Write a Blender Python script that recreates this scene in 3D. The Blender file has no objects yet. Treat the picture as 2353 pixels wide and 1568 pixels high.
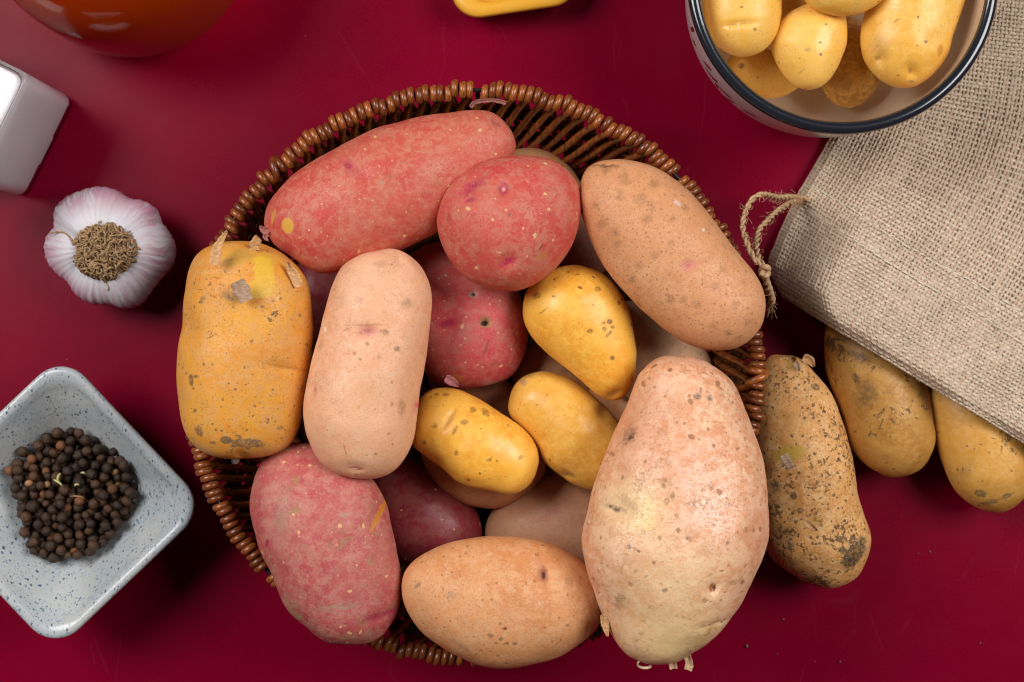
import bpy, math, random
import numpy as np
from mathutils import Vector, noise as mnoise

random.seed(7)
rng = np.random.default_rng(7)
R = math.radians
scene = bpy.context.scene
COL = scene.collection
CM = 0.01                     # everything below is measured in centimetres
CAM_H = 70.0
FPX = 2353.0 / 46.0 * 70.0    # pixels of the measured picture per (cm / cm of distance)

# ------------------------------------------------------------------ camera
cam_d = bpy.data.cameras.new("camera")
cam = bpy.data.objects.new("camera", cam_d)
COL.objects.link(cam)
cam.location = (0, 0, CAM_H * CM)
cam_d.sensor_width = 36.0
cam_d.lens = 36.0 * 70.0 / 46.0
cam_d.clip_start = 0.01
cam_d.clip_end = 20
cam_d.dof.use_dof = True
cam_d.dof.focus_distance = 0.605
cam_d.dof.aperture_fstop = 18.0
scene.camera = cam

# ------------------------------------------------------------------ world
world = bpy.data.worlds.new("World")
scene.world = world
world.use_nodes = True
bg = world.node_tree.nodes["Background"]
bg.inputs[0].default_value = (0.62, 0.58, 0.56, 1)
bg.inputs[1].default_value = 0.034

# ------------------------------------------------------------------ lamps (two studio softboxes)
def area(name, loc, target, sx, sy, power, color):
    d = bpy.data.lights.new(name, 'AREA')
    d.shape = 'RECTANGLE'
    d.size = sx * CM
    d.size_y = sy * CM
    d.energy = power
    d.color = color
    o = bpy.data.objects.new(name, d)
    COL.objects.link(o)
    o.location = Vector(loc) * CM
    v = (Vector(target) - Vector(loc))
    o.rotation_euler = v.to_track_quat('-Z', 'Y').to_euler()
    return o
area("softbox_left", (-70, 36, 94), (0, 0, 4), 54, 58, 12.0, (1.0, 0.985, 0.97))
area("softbox_right", (72, 24, 92), (2, 0, 4), 52, 58, 10.6, (1.0, 0.985, 0.97))

scene.view_settings.view_transform = 'Standard'
scene.view_settings.look = 'None'
scene.view_settings.exposure = 0.0
scene.view_settings.gamma = 1.0
scene.render.engine = 'CYCLES'
scene.cycles.use_denoising = True
scene.cycles.filter_width = 1.15
scene.cycles.max_bounces = 14
scene.cycles.transmission_bounces = 12
scene.cycles.sample_clamp_indirect = 6.0

# ------------------------------------------------------------------ helpers
def W(dx, dy, z):
    s = (CAM_H - z) / FPX
    return ((dx - 1176.5) * s, (784.0 - dy) * s, z)

def setp(o, label=None, cat=None, group=None, kind=None):
    if label: o["label"] = label
    if cat: o["category"] = cat
    if group: o["group"] = group
    if kind: o["kind"] = kind
    return o

def empty(name, loc, label=None, cat=None, group=None):
    o = bpy.data.objects.new(name, None)
    o.empty_display_size = 0.01
    COL.objects.link(o)
    o.location = Vector(loc) * CM
    return setp(o, label, cat, group)

def mesh_data(name, verts, faces, smooth=True, org=(0, 0, 0)):
    v = (np.asarray(verts, float) - np.asarray(org, float)) * CM
    me = bpy.data.meshes.new(name)
    me.from_pydata(v.tolist(), [], [tuple(int(i) for i in f) for f in faces])
    if smooth:
        me.polygons.foreach_set("use_smooth", [True] * len(me.polygons))
    me.update()
    return me

def link(name, me, mat=None, parent=None, loc=(0, 0, 0)):
    o = bpy.data.objects.new(name, me)
    COL.objects.link(o)
    if mat is not None and len(me.materials) == 0:
        me.materials.append(mat)
    o.location = Vector(loc) * CM
    if parent is not None: o.parent = parent
    return o

def obj(name, verts, faces, mat, parent=None, smooth=True, org=None):
    """one mesh object whose origin is org (cm); with a parent the origin is the parent's own"""
    if parent is not None:
        p = np.array(parent.location) / CM
        return link(name, mesh_data(name, verts, faces, smooth, p), mat, parent)
    org = (0, 0, 0) if org is None else org
    return link(name, mesh_data(name, verts, faces, smooth, org), mat, None, org)

class MB:
    def __init__(s): s.v = []; s.f = []; s.n = 0
    def add(s, v, f):
        v = np.asarray(v, float)
        s.v.append(v)
        s.f.extend([tuple(i + s.n for i in q) for q in f])
        s.n += len(v)
    def get(s): return np.concatenate(s.v), s.f

def frames(P, closed=False):
    P = np.asarray(P, float)
    n = len(P)
    if closed:
        T = np.roll(P, -1, 0) - np.roll(P, 1, 0)
    else:
        T = np.gradient(P, axis=0)
    T /= np.linalg.norm(T, axis=1)[:, None] + 1e-12
    a = np.array([0, 0, 1.0]) if abs(T[0][2]) < .9 else np.array([1.0, 0, 0])
    N = np.zeros_like(P)
    v = a - T[0] * a.dot(T[0]); v /= np.linalg.norm(v)
    N[0] = v
    for i in range(1, n):
        v = N[i-1] - T[i] * N[i-1].dot(T[i])
        N[i] = v / (np.linalg.norm(v) + 1e-12)
    return T, N, np.cross(T, N)

def tube(P, rad, sides=8, closed=False, caps=True, flat=1.0):
    P = np.asarray(P, float)
    n = len(P)
    T, N, B = frames(P, closed)
    r = np.full(n, rad, float) if np.isscalar(rad) else np.asarray(rad, float)
    a = np.arange(sides) * 2 * math.pi / sides
    V = P[:, None, :] + r[:, None, None] * (np.cos(a)[None, :, None] * N[:, None, :] + flat * np.sin(a)[None, :, None] * B[:, None, :])
    V = V.reshape(-1, 3)
    F = []
    m = n if closed else n - 1
    for i in range(m):
        j = (i + 1) % n
        for k in range(sides):
            l = (k + 1) % sides
            F.append((i*sides+k, i*sides+l, j*sides+l, j*sides+k))
    if caps and not closed:
        F.append(tuple(range(sides))[::-1])
        F.append(tuple((n-1)*sides + k for k in range(sides)))
    return V, F

def catmull(pts, per=8, closed=False):
    P = np.asarray(pts, float)
    n = len(P)
    out = []
    rngi = range(n) if closed else range(n - 1)
    for i in rngi:
        if closed:
            p0, p1, p2, p3 = P[(i-1) % n], P[i], P[(i+1) % n], P[(i+2) % n]
        else:
            p0, p1, p2, p3 = P[max(i-1, 0)], P[i], P[i+1], P[min(i+2, n-1)]
        for k in range(per):
            t = k / per
            out.append(0.5*((2*p1)+(-p0+p2)*t+(2*p0-5*p1+4*p2-p3)*t*t+(-p0+3*p1-3*p2+p3)*t**3))
    if not closed: out.append(P[-1])
    return np.array(out)

def lathe(profile, seg=96, close_ends=False, rfun=None, cx=0, cy=0):
    """profile: list of (r, z); rfun(theta)-> multiplier"""
    V = []; F = []
    n = len(profile)
    th = np.arange(seg) * 2 * math.pi / seg
    for (r, z) in profile:
        rr = r * (rfun(th) if rfun else 1.0)
        V.append(np.stack([cx + rr*np.cos(th), cy + rr*np.sin(th), np.full(seg, z)], 1))
    V = np.concatenate(V)
    for i in range(n-1):
        for k in range(seg):
            l = (k+1) % seg
            F.append((i*seg+k, i*seg+l, (i+1)*seg+l, (i+1)*seg+k))
    if close_ends:
        F.append(tuple(range(seg))[::-1])
        F.append(tuple((n-1)*seg+k for k in range(seg)))
    return V, F

def sstep(x, a, b):
    t = np.clip((x - a) / (b - a), 0, 1)
    return t*t*(3-2*t)

# ------------------------------------------------------------------ shader helpers
class NT:
    def __init__(s, name):
        s.m = bpy.data.materials.new(name)
        s.m.use_nodes = True
        s.t = s.m.node_tree
        s.t.nodes.clear()
        s.out = s.t.nodes.new('ShaderNodeOutputMaterial')
        s.b = s.t.nodes.new('ShaderNodeBsdfPrincipled')
        s.t.links.new(s.b.outputs[0], s.out.inputs[0])
        tc = s.t.nodes.new('ShaderNodeTexCoord')
        mp = s.t.nodes.new('ShaderNodeVectorMath'); mp.operation = 'SCALE'
        mp.inputs[3].default_value = 100.0
        s.t.links.new(tc.outputs['Object'], mp.inputs[0])
        s.vec = mp.outputs[0]                       # object coordinates in cm
    def node(s, t): return s.t.nodes.new(t)
    def put(s, inp, val):
        if isinstance(val, bpy.types.NodeSocket): s.t.links.new(val, inp)
        elif isinstance(val, (tuple, list)):
            inp.default_value = tuple(val) + ((1,) if len(val) == 3 and inp.type == 'RGBA' else ())
        else: inp.default_value = val
    def bs(s, **k):
        for a, v in k.items(): s.put(s.b.inputs[a.replace('_', ' ')], v)
    def math(s, op, a, b=0.0, c=0.0, clamp=False):
        n = s.node('ShaderNodeMath'); n.operation = op; n.use_clamp = clamp
        s.put(n.inputs[0], a); s.put(n.inputs[1], b); s.put(n.inputs[2], c)
        return n.outputs[0]
    def noise(s, scale, detail=4, rough=.55, dist=0.0, vec=None, off=0.0):
        n = s.node('ShaderNodeTexNoise')
        v = vec if vec is not None else s.vec
        if off: v = s.vadd(v, (off, off*1.7, -off))
        s.put(n.inputs['Vector'], v)
        n.inputs['Scale'].default_value = scale; n.inputs['Detail'].default_value = detail
        n.inputs['Roughness'].default_value = rough; n.inputs['Distortion'].default_value = dist
        return n.outputs['Fac']
    def vadd(s, v, o):
        n = s.node('ShaderNodeVectorMath'); n.operation = 'ADD'
        s.put(n.inputs[0], v); s.put(n.inputs[1], o)
        return n.outputs[0]
    def vmul(s, v, o):
        n = s.node('ShaderNodeVectorMath'); n.operation = 'MULTIPLY'
        s.put(n.inputs[0], v); s.put(n.inputs[1], o)
        return n.outputs[0]
    def warp(s, amount, scale, vec=None):
        n = s.node('ShaderNodeTexNoise')
        v = vec if vec is not None else s.vec
        s.put(n.inputs['Vector'], v)
        n.inputs['Scale'].default_value = scale; n.inputs['Detail'].default_value = 3
        w = s.vadd(n.outputs['Color'], (-.5, -.5, -.5))
        return s.vadd(v, s.vmul(w, (amount,)*3))
    def vor(s, scale, feature='F1', out='Distance', vec=None, rand=1.0):
        n = s.node('ShaderNodeTexVoronoi'); n.feature = feature
        s.put(n.inputs['Vector'], vec if vec is not None else s.vec)
        n.inputs['Scale'].default_value = scale
        n.inputs['Randomness'].default_value = rand
        s._v = n
        return n.outputs[out]
    def ss(s, x, a, b, lo=0.0, hi=1.0):
        n = s.node('ShaderNodeMapRange'); n.interpolation_type = 'SMOOTHSTEP'
        s.put(n.inputs['Value'], x)
        if a <= b:
            n.inputs[1].default_value = a; n.inputs[2].default_value = b
            n.inputs[3].default_value = lo; n.inputs[4].default_value = hi
        else:
            n.inputs[1].default_value = b; n.inputs[2].default_value = a
            n.inputs[3].default_value = hi; n.inputs[4].default_value = lo
        return n.outputs[0]
    def mix(s, f, a, b, mode='MIX'):
        n = s.node('ShaderNodeMix'); n.data_type = 'RGBA'; n.blend_type = mode
        s.put(n.inputs[0], f); s.put(n.inputs[6], a); s.put(n.inputs[7], b)
        return n.outputs[2]
    def bump(s, h, strength, dist, prev=None):
        n = s.node('ShaderNodeBump')
        n.inputs['Strength'].default_value = strength
        n.inputs['Distance'].default_value = dist * CM
        s.put(n.inputs['Height'], h)
        if prev is not None: s.put(n.inputs['Normal'], prev)
        return n.outputs[0]

def simple(name, color, rough=.5, **k):
    n = NT(name)
    n.bs(Base_Color=color, Roughness=rough, **k)
    return n.m

# ------------------------------------------------------------------ table top
def m_table():
    n = NT("crimson_lacquer")
    big = n.noise(.05, 3)
    fine = n.noise(9, 3, .6)
    c = n.mix(n.ss(big, .35, .65), (.205, .0004, .0180), (.18, .0003, .0150))
    c = n.mix(n.math('MULTIPLY', n.ss(fine, .45, .75), .10), c, (.24, .012, .03))
    # light scratches
    acc = None
    for i, (sc, ang, thr) in enumerate([(.16, .5, .0035), (.11, 2.2, .0028), (.21, 1.2, .003)]):
        mp = n.node('ShaderNodeMapping'); mp.inputs['Rotation'].default_value = (0, 0, ang)
        mp.inputs['Scale'].default_value = (1, .22, 1)
        n.put(mp.inputs[0], n.warp(1.2, .25))
        d = n.vor(sc, 'DISTANCE_TO_EDGE', vec=mp.outputs[0])
        l = n.ss(d, thr*2.2, thr*.4)
        l = n.math('MULTIPLY', l, n.ss(n.noise(.35, 2, off=3.0*i+1), .54, .62))
        acc = l if acc is None else n.math('MAXIMUM', acc, l)
    c = n.mix(n.math('MULTIPLY', acc, .022), c, (.50, .16, .22))
    dust = n.vor(.9)
    dm = n.math('MULTIPLY', n.ss(dust, .03, .015), n.ss(n.noise(.6, 1, off=9), .58, .6))
    c = n.mix(n.math('MULTIPLY', dm, .7), c, (.5, .3, .25))
    n.bs(Base_Color=c, Roughness=n.math('ADD', n.ss(fine, .3, .8, .24, .31), n.ss(n.noise(.28, 4, .6, off=7), .35, .65, 0, .07)), Specular_IOR_Level=.065)
    n.bs(Normal=n.bump(n.noise(14, 3, .6), .25, .012))
    return n.m
tv = [(-160, -120, 0), (160, -120, 0), (160, 120, 0), (-160, 120, 0), (-160, -120, -3), (160, -120, -3), (160, 120, -3), (-160, 120, -3)]
tf = [(0, 1, 2, 3), (7, 6, 5, 4), (0, 4, 5, 1), (1, 5, 6, 2), (2, 6, 7, 3), (3, 7, 4, 0)]
t = obj("table_top", tv, tf, m_table(), smooth=False)
setp(t, "deep crimson lacquered table top with faint scratches under everything", "table", kind="structure")

# ------------------------------------------------------------------ wicker basket
BZ = 6.75
bc = W(1086, 860, BZ)
BC = np.array([bc[0], bc[1], 0.0])
B_R = 11.53          # radius of the rim core
B_RB = 8.6           # radius at the bottom
def m_reed(name, dark=1.0):
    n = NT(name)
    oi = n.node('ShaderNodeObjectInfo')
    r = oi.outputs['Random']
    c = n.mix(r, (.15*dark, .032*dark, .008*dark), (.38*dark, .105*dark, .019*dark))
    s = n.noise(3.0, 5, .6, vec=n.vmul(n.vec, (1, 3, 1)))
    c = n.mix(n.ss(s, .42, .72), c, (.085*dark, .022*dark, .008*dark))
    c = n.mix(n.math('MULTIPLY', n.ss(n.noise(16, 3), .62, .75), .5), c, (.45*dark, .19*dark, .06*dark))
    n.bs(Base_Color=c, Roughness=.30 if dark == 1 else .6, Specular_IOR_Level=.5 if dark == 1 else .1, Coat_Weight=.15 if dark == 1 else 0, Coat_Roughness=.15)
    n.bs(Normal=n.bump(n.noise(9, 4, .6), .4, .02))
    return n.m
M_reed = m_reed("varnished_reed")
M_reed_dark = m_reed("dark_reed", .22)
M_wire = simple("black_metal_wire", (.012, .011, .014), .3)
basket = empty("wicker_basket", tuple(BC), "round brown wicker basket with a coiled reed rim, heaped with mixed potatoes", "basket")
NB = 240
rr = .149; loop = .225
def reed_mesh(kind):
    """reed wound once round the rim core, then running down the wall; built at angle 0"""
    pts = []
    if kind == 'in':
        a0, a1 = R(-95), R(182)
    else:
        a0, a1 = R(275), R(-2)
    n = 22
    rad = []
    for i in range(n+1):
        a = a0 + (a1-a0)*i/n
        x = B_R + loop*math.cos(a); z = BZ + .17*math.sin(a)
        tgl = .10*(i/n - .5) * (1 if kind == 'in' else -1)
        pts.append((x, tgl, z))
    # wall
    xin = pts[-1][0]; zin = pts[-1][2]
    m = 16
    for i in range(1, m+1):
        s = i/m
        off = .0 if kind == 'in' else .34
        xb = B_RB + off
        x = xin + (xb-xin)*(s**1.15)
        z = zin + (.45-zin)*s
        wav = .10*math.sin(s*math.pi*4 + (0 if kind == 'in' else math.pi))
        ang = (R(12) if kind == 'in' else R(-6)) * (s**1.1)
        x += wav
        y = pts[n][1] + x*math.sin(ang)
        pts.append((x*math.cos(ang), y, z))
    P = np.array(pts)
    # light smoothing where the loop turns into the wall
    for _ in range(2):
        Q = P.copy(); Q[1:-1] = .25*P[:-2]+.5*P[1:-1]+.25*P[2:]
        Q[:n-3] = P[:n-3]; P = Q
    V, F = tube(P, rr, 9)
    return mesh_data("reed_" + kind, V, F)
reed_in = [reed_mesh('in')]; reed_out = [reed_mesh('out')]
for me in reed_in + reed_out: me.materials.append(M_reed)
for k in range(NB):
    if k % 30 == 0: continue
    a = 2*math.pi*k/NB + R(-1.0)
    me = reed_in[0] if k % 2 else reed_out[0]
    o = link("reed", me, None, basket)
    tilt = random.gauss(0, .012)
    o.rotation_euler = (0, 0, a + random.gauss(0, .0012))
    sc = 1 + random.gauss(0, .0045)
    o.scale = (sc, sc, 1 + random.gauss(0, .006))
# at two of the frame posts a loose reed crosses the gap slantwise
for ang_, sg in ((134, 1), (-1, -1)):
    P = []
    for i in range(16):
        q = i/15
        a = R(-30) + R(225)*q
        P.append((B_R + .36*math.cos(a), sg*(-.34 + .62*q), BZ + .30*math.sin(a)))
    for i in range(1, 12):
        q = i/11
        P.append((P[15][0] + (B_RB-P[15][0])*q**1.15, sg*(.28 + 1.5*q), P[15][2] + (.5-P[15][2])*q))
    V, F = tube(catmull(P, 2), .145, 9)
    me = mesh_data("loose_reed", V, F); me.materials.append(M_reed)
    o = link("loose_reed", me, None, basket); o.rotation_euler = (0, 0, R(ang_))
th = np.linspace(0, 2*math.pi, 240, endpoint=False)
def ring(name, r, z, rad, mat, wav=0.0, nw=0, sides=8, ph=0.0):
    rw = r + wav*np.sin(nw*th + ph)
    P = np.stack([BC[0]+rw*np.cos(th), BC[1]+rw*np.sin(th), np.full(len(th), z)], 1)
    V, F = tube(P, rad, sides, closed=True)
    return obj(name, V, F, mat, basket)
ring("rim_wire", B_R, BZ, .085, M_wire)
for i, s in enumerate((.20, .27, .43, .50, .66, .73, .90)):
    z = BZ - .2 + (.45-(BZ-.2))*s
    r = (B_R-.19) + (B_RB-(B_R-.19))*(s**1.15) + .14
    ring("weaver", r, z, .13, M_reed_dark)
ring("foot_ring", B_RB+.15, .33, .3, M_reed_dark)
for i in range(11):
    ring("base_coil", .35 + i*.76, .42, .36, M_reed_dark)
for k in range(8):
    a = 2*math.pi*k/8 + R(-1.0)
    P = []
    for i in range(10):
        s = i/9
        x = B_R + (B_RB+.15-B_R)*(s**1.15); z = BZ + (.4-BZ)*s
        P.append((BC[0]+x*math.cos(a), BC[1]+x*math.sin(a), z))
    V, F = tube(P, .09, 8)
    obj("frame_post", V, F, M_wire, basket)

# ------------------------------------------------------------------ potato skins
def skin(name, seed, lo, c1, c2, c3=None, feats=(), pores=None, blot=None, dirt=None, net=None, fuzz=0.0,
         rough=.45, sss=.12, spec=.32, grain=.30, bumpy=.35, pxcm=58.0, zc=8.0):
    """c1/c2 broad mottling, c3 fine mottling; pores/blot/dirt/net dictionaries; feats = hand-placed marks"""
    n = NT(name)
    base = n.vec
    vec = n.vadd(base, (seed*7.3, seed*3.1, seed*5.7))
    n.vec = vec
    lowf = n.noise(.38, 3, .55)
    c = n.mix(n.ss(lowf, .36, .64), c1, c2)
    if c3 is not None:
        f = n.noise(3.2, 9, .72, .4)
        f2 = n.noise(1.1, 3, .5, off=5)
        f = n.math('ADD', n.math('MULTIPLY', f, .75), n.math('MULTIPLY', f2, .35))
        c = n.mix(n.ss(f, .46, .66), c, c3)
    h = n.math('MULTIPLY', n.noise(5, 6, .65), .5)
    r = n.ss(n.noise(.75, 4, .6, off=61), .32, .68, rough-.07, rough+.13)
    if fuzz:
        fz = n.noise(24, 3, .7, 1.0)
        c = n.mix(n.math('MULTIPLY', n.ss(fz, .48, .66), fuzz), c, tuple(min(1, x*1.25+.09) for x in c1))
    if grain:
        gm = n.ss(n.noise(.9, 3, .6, off=17), .35, .62, .35, 1.0)
        g1 = n.ss(n.noise(11, 4, .75, .5), .50, .66)
        c = n.mix(n.math('MULTIPLY', n.math('MULTIPLY', g1, gm), grain), c, tuple(x*.52 for x in c1))
        h = n.math('SUBTRACT', h, n.math('MULTIPLY', g1, .22))
        g2 = n.ss(n.noise(7.5, 4, .7, .5, off=51), .52, .68)
        c = n.mix(n.math('MULTIPLY', g2, grain*.55), c, tuple(min(1, x*1.12+.05) for x in c1))
    if net:
        w = n.warp(.12, 5)
        d = n.vor(net['scale'], 'DISTANCE_TO_EDGE', vec=w)
        l = n.ss(d, .11, .03)
        msk = n.ss(n.noise(.8, 3, .6, off=11), net.get('lo', .48), net.get('lo', .48)+.16)
        k = n.math('MULTIPLY', n.math('MULTIPLY', l, msk), net['amt'])
        c = n.mix(k, c, net['col'])
    if pores:
        for j, (sc, sz, frac, col, amt) in enumerate(pores):
            frac = min(.96, frac*2.0); sz = sz*1.12
            w = n.warp(.25/sc*2, sc*1.3)
            d = n.vor(sc, 'F1', vec=w)
            rnd = n._v.outputs['Color']
            sep = n.node('ShaderNodeSeparateColor'); n.put(sep.inputs[0], rnd)
            pick = n.ss(sep.outputs[0], 1-frac, 1-frac+.04)
            size = n.math('MULTIPLY', n.math('ADD', sep.outputs[1], .45), sz)
            q = n.math('SUBTRACT', size, d)
            q = n.math('ADD', q, n.math('MULTIPLY', n.math('SUBTRACT', n.noise(sc*2.6, 3, .7), .5), sz*1.5)); q = n.ss(q, -.02, .05)
            k = n.math('MULTIPLY', q, pick)
            c = n.mix(n.math('MULTIPLY', k, amt), c, col)
            h = n.math('SUBTRACT', h, n.math('MULTIPLY', k, .35))
    if blot:                              # soft clusters made of tiny dots
        d = n.vor(blot['scale'], 'F1', vec=n.warp(.3, 2.5))
        sep = n.node('ShaderNodeSeparateColor'); n.put(sep.inputs[0], n._v.outputs['Color'])
        area_ = n.math('MULTIPLY', n.ss(d, blot['r'], blot['r']*.35), n.ss(sep.outputs[0], 1-min(.95, blot['frac']*1.5), 1.03-min(.95, blot['frac']*1.5)))
        dots = n.ss(n.noise(13, 4, .75, .3), .44, .58)
        k = n.math('MULTIPLY', n.math('MULTIPLY', area_, n.math('ADD', n.math('MULTIPLY', dots, .8), .2)), blot['amt'])
        c = n.mix(k, c, blot['col'])
    if dirt:
        dc_ = dirt['col']; dirt = dict(dirt, col=(dc_[0]*1.05, dc_[1]*.9, dc_[2]*.68))
        f = n.noise(dirt.get('scale', 2.2), 9, .72, .6, off=21)
        g = n.noise(.42, 2, .5, off=33)
        f = n.math('ADD', f, n.math('MULTIPLY', n.math('SUBTRACT', g, .5), dirt.get('clump', .5)))
        k = n.ss(f, dirt['lo'], dirt['lo']+.035)
        c = n.mix(n.math('MULTIPLY', k, dirt.get('amt', .9)), c, dirt['col'])
        h = n.math('ADD', h, n.math('MULTIPLY', k, .25))
        r = n.math('ADD', r if not isinstance(r, float) else r, n.math('MULTIPLY', k, .4), clamp=True)
    # hand-placed marks: (Dx, Dy, rx_px, ry_px, angle_deg, colour, softness, raggedness, strength)
    MOT = n.noise(8, 4, .7, off=41) if feats else None
    for ft in feats:
        dx, dy, rx, ry, ang, col, soft, rag, amt = ft
        p = W(dx, dy, zc+1.6)
        lx, ly = p[0]-lo[0], p[1]-lo[1]
        s = (CAM_H-zc-1.6)/FPX
        v = n.vadd(base, (-lx, -ly, 0))
        if rag > 0:
            wn = n.node('ShaderNodeTexNoise'); n.put(wn.inputs['Vector'], vec)
            wn.inputs['Scale'].default_value = 4.2; wn.inputs['Detail'].default_value = 6
            wn.inputs['Roughness'].default_value = .7
            v = n.vadd(v, n.vmul(n.vadd(wn.outputs['Color'], (-.5, -.5, -.5)), (rag*max(rx, ry)*s*2,)*3))
        mp = n.node('ShaderNodeMapping'); mp.vector_type = 'TEXTURE'
        mp.inputs['Rotation'].default_value = (0, 0, R(ang))
        mp.inputs['Scale'].default_value = (rx*s, ry*s, 1)
        n.put(mp.inputs[0], v)
        fl = n.vmul(mp.outputs[0], (1, 1, 0))
        ln = n.node('ShaderNodeVectorMath'); ln.operation = 'LENGTH'; n.put(ln.inputs[0], fl)
        k = n.ss(ln.outputs['Value'], 1+soft, 1-soft)
        if rag > .3: k = n.math('MULTIPLY', k, n.ss(MOT, .36, .60, .45, 1.0))
        if max(col) < .3 and col[2] > .45*col[0]: col = (col[0]*1.05, col[1]*.88, col[2]*.62)
        up = n.node('ShaderNodeSeparateXYZ'); n.put(up.inputs[0], base)
        k = n.math('MULTIPLY', k, n.ss(up.outputs[2], (zc-lo[2])*.7, (zc-lo[2])*.9))
        c = n.mix(n.math('MULTIPLY', k, amt), c, col)
    n.bs(Base_Color=c, Roughness=r, Specular_IOR_Level=spec)
    if sss:
        n.bs(Subsurface_Weight=sss, Subsurface_Scale=.35*CM)
        n.b.inputs['Subsurface Radius'].default_value = (1.0, .45, .2)
    b1 = n.bump(h, bumpy, .055)
    b2 = n.bump(n.noise(30, 3, .6), bumpy*.6, .012, b1)
    n.bs(Normal=b2)
    return n.m

BROWN = (.17, .075, .03); DKBR = (.075, .035, .02); GREY = (.16, .125, .095); MAG = (.33, .012, .06)
PINK = (.55, .16, .13); YEL = (.72, .40, .05); ORG = (.62, .26, .04)
KINDS = {
 'red': dict(c1=(.50, .055, .045), c2=(.54, .10, .07), c3=(.56, .19, .13), fuzz=.42,
             pores=[(1.7, .11, .42, (.74, .46, .20), .85), (4.0, .13, .18, (.68, .42, .22), .6)],
             dirt=dict(scale=2.4, lo=.67, col=(.36, .27, .16), amt=.7, clump=.5), rough=.48, sss=.05, spec=.30, grain=.38, bumpy=.45),
 'darkred': dict(c1=(.22, .014, .026), c2=(.25, .024, .034), c3=(.25, .06, .05), fuzz=.08,
             pores=[(1.9, .11, .45, (.62, .42, .18), .8)], rough=.36, sss=.05, spec=.35, bumpy=.25),
 'tan': dict(c1=(.62, .26, .10), c2=(.66, .32, .135), c3=(.56, .21, .07), fuzz=.16,
             pores=[(3.4, .17, .30, (.36, .16, .065), .7), (9, .20, .35, (.45, .21, .09), .45)],
             blot=dict(scale=.85, r=.24, frac=.55, amt=.75, col=(.25, .12, .06)),
             net=dict(scale=9, amt=.40, col=(.40, .20, .10), lo=.54),
             dirt=dict(scale=2.8, lo=.70, col=(.22, .16, .11), amt=.7), rough=.46, sss=.08, grain=.4, bumpy=.42),
 'pinktan': dict(c1=(.80, .42, .235), c2=(.78, .37, .20), c3=(.80, .45, .28), fuzz=.12,
             pores=[(2.2, .13, .35, (.40, .20, .09), .75), (10, .2, .3, (.48, .24, .11), .4)],
             blot=dict(scale=.7, r=.28, frac=.4, amt=.6, col=(.33, .17, .08)),
             net=dict(scale=10, amt=.55, col=(.42, .22, .10), lo=.52),
             dirt=dict(scale=2.8, lo=.71, col=(.22, .16, .11), amt=.7), rough=.42, sss=.10, bumpy=.38),
 'orange': dict(c1=(.76, .335, .036), c2=(.70, .26, .028), c3=(.69, .33, .09), fuzz=.12,
             pores=[(3.2, .15, .38, (.24, .13, .06), .8), (8, .2, .22, (.34, .17, .06), .6)],
             net=dict(scale=7, amt=.22, col=(.45, .22, .08), lo=.50),
             dirt=dict(scale=2.2, lo=.655, col=(.13, .10, .075), amt=.85, clump=.55), rough=.42, sss=.10, bumpy=.45),
 'yellow': dict(c1=(.92, .48, .065), c2=(.82, .36, .035), c3=(.92, .50, .08), fuzz=.0,
             pores=[(2.0, .10, .30, (.22, .09, .03), .85), (5, .12, .30, (.42, .20, .05), .6), (9, .19, .30, (.50, .24, .06), .5)],
             net=dict(scale=4.5, amt=.16, col=(.46, .22, .05), lo=.52),
             blot=dict(scale=1.2, r=.14, frac=.22, amt=.85, col=(.22, .09, .03)),
             rough=.33, sss=.18, spec=.5, grain=.16, bumpy=.22),
 'cream': dict(c1=(.88, .50, .335), c2=(.87, .54, .32), c3=(.74, .31, .14), fuzz=.10,
             pores=[(1.5, .13, .6, (.34, .13, .05), .85), (3.2, .17, .28, (.44, .19, .08), .75)],
             blot=dict(scale=.75, r=.3, frac=.42, amt=.55, col=(.42, .19, .08)),
             net=dict(scale=2.1, amt=.75, col=(.50, .22, .09), lo=.54), rough=.36, sss=.14, spec=.8, bumpy=.65),
 'muddy': dict(c1=(.78, .37, .11), c2=(.66, .29, .08), c3=(.86, .50, .21), fuzz=.0,
             pores=[(4, .2, .4, (.13, .08, .05), .8)],
             net=dict(scale=5, amt=.4, col=(.26, .13, .05), lo=.50),
             dirt=dict(scale=4.0, lo=.575, col=(.13, .085, .055), amt=.85, clump=.4), rough=.45, sss=.04, bumpy=.7),
 'earthy': dict(c1=(.66, .33, .055), c2=(.58, .27, .045), c3=(.66, .35, .09), fuzz=.1,
             pores=[(3, .13, .3, (.2, .11, .05), .8)],
             dirt=dict(scale=2.5, lo=.625, col=(.11, .08, .06), amt=.85, clump=.6), rough=.40, sss=.08, bumpy=.35),
}

def fbm(p, sc, sd):
    return mnoise.noise(Vector((p[0]*sc+sd*13.1, p[1]*sc-sd*7.7, p[2]*sc+sd*3.3)))

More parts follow.
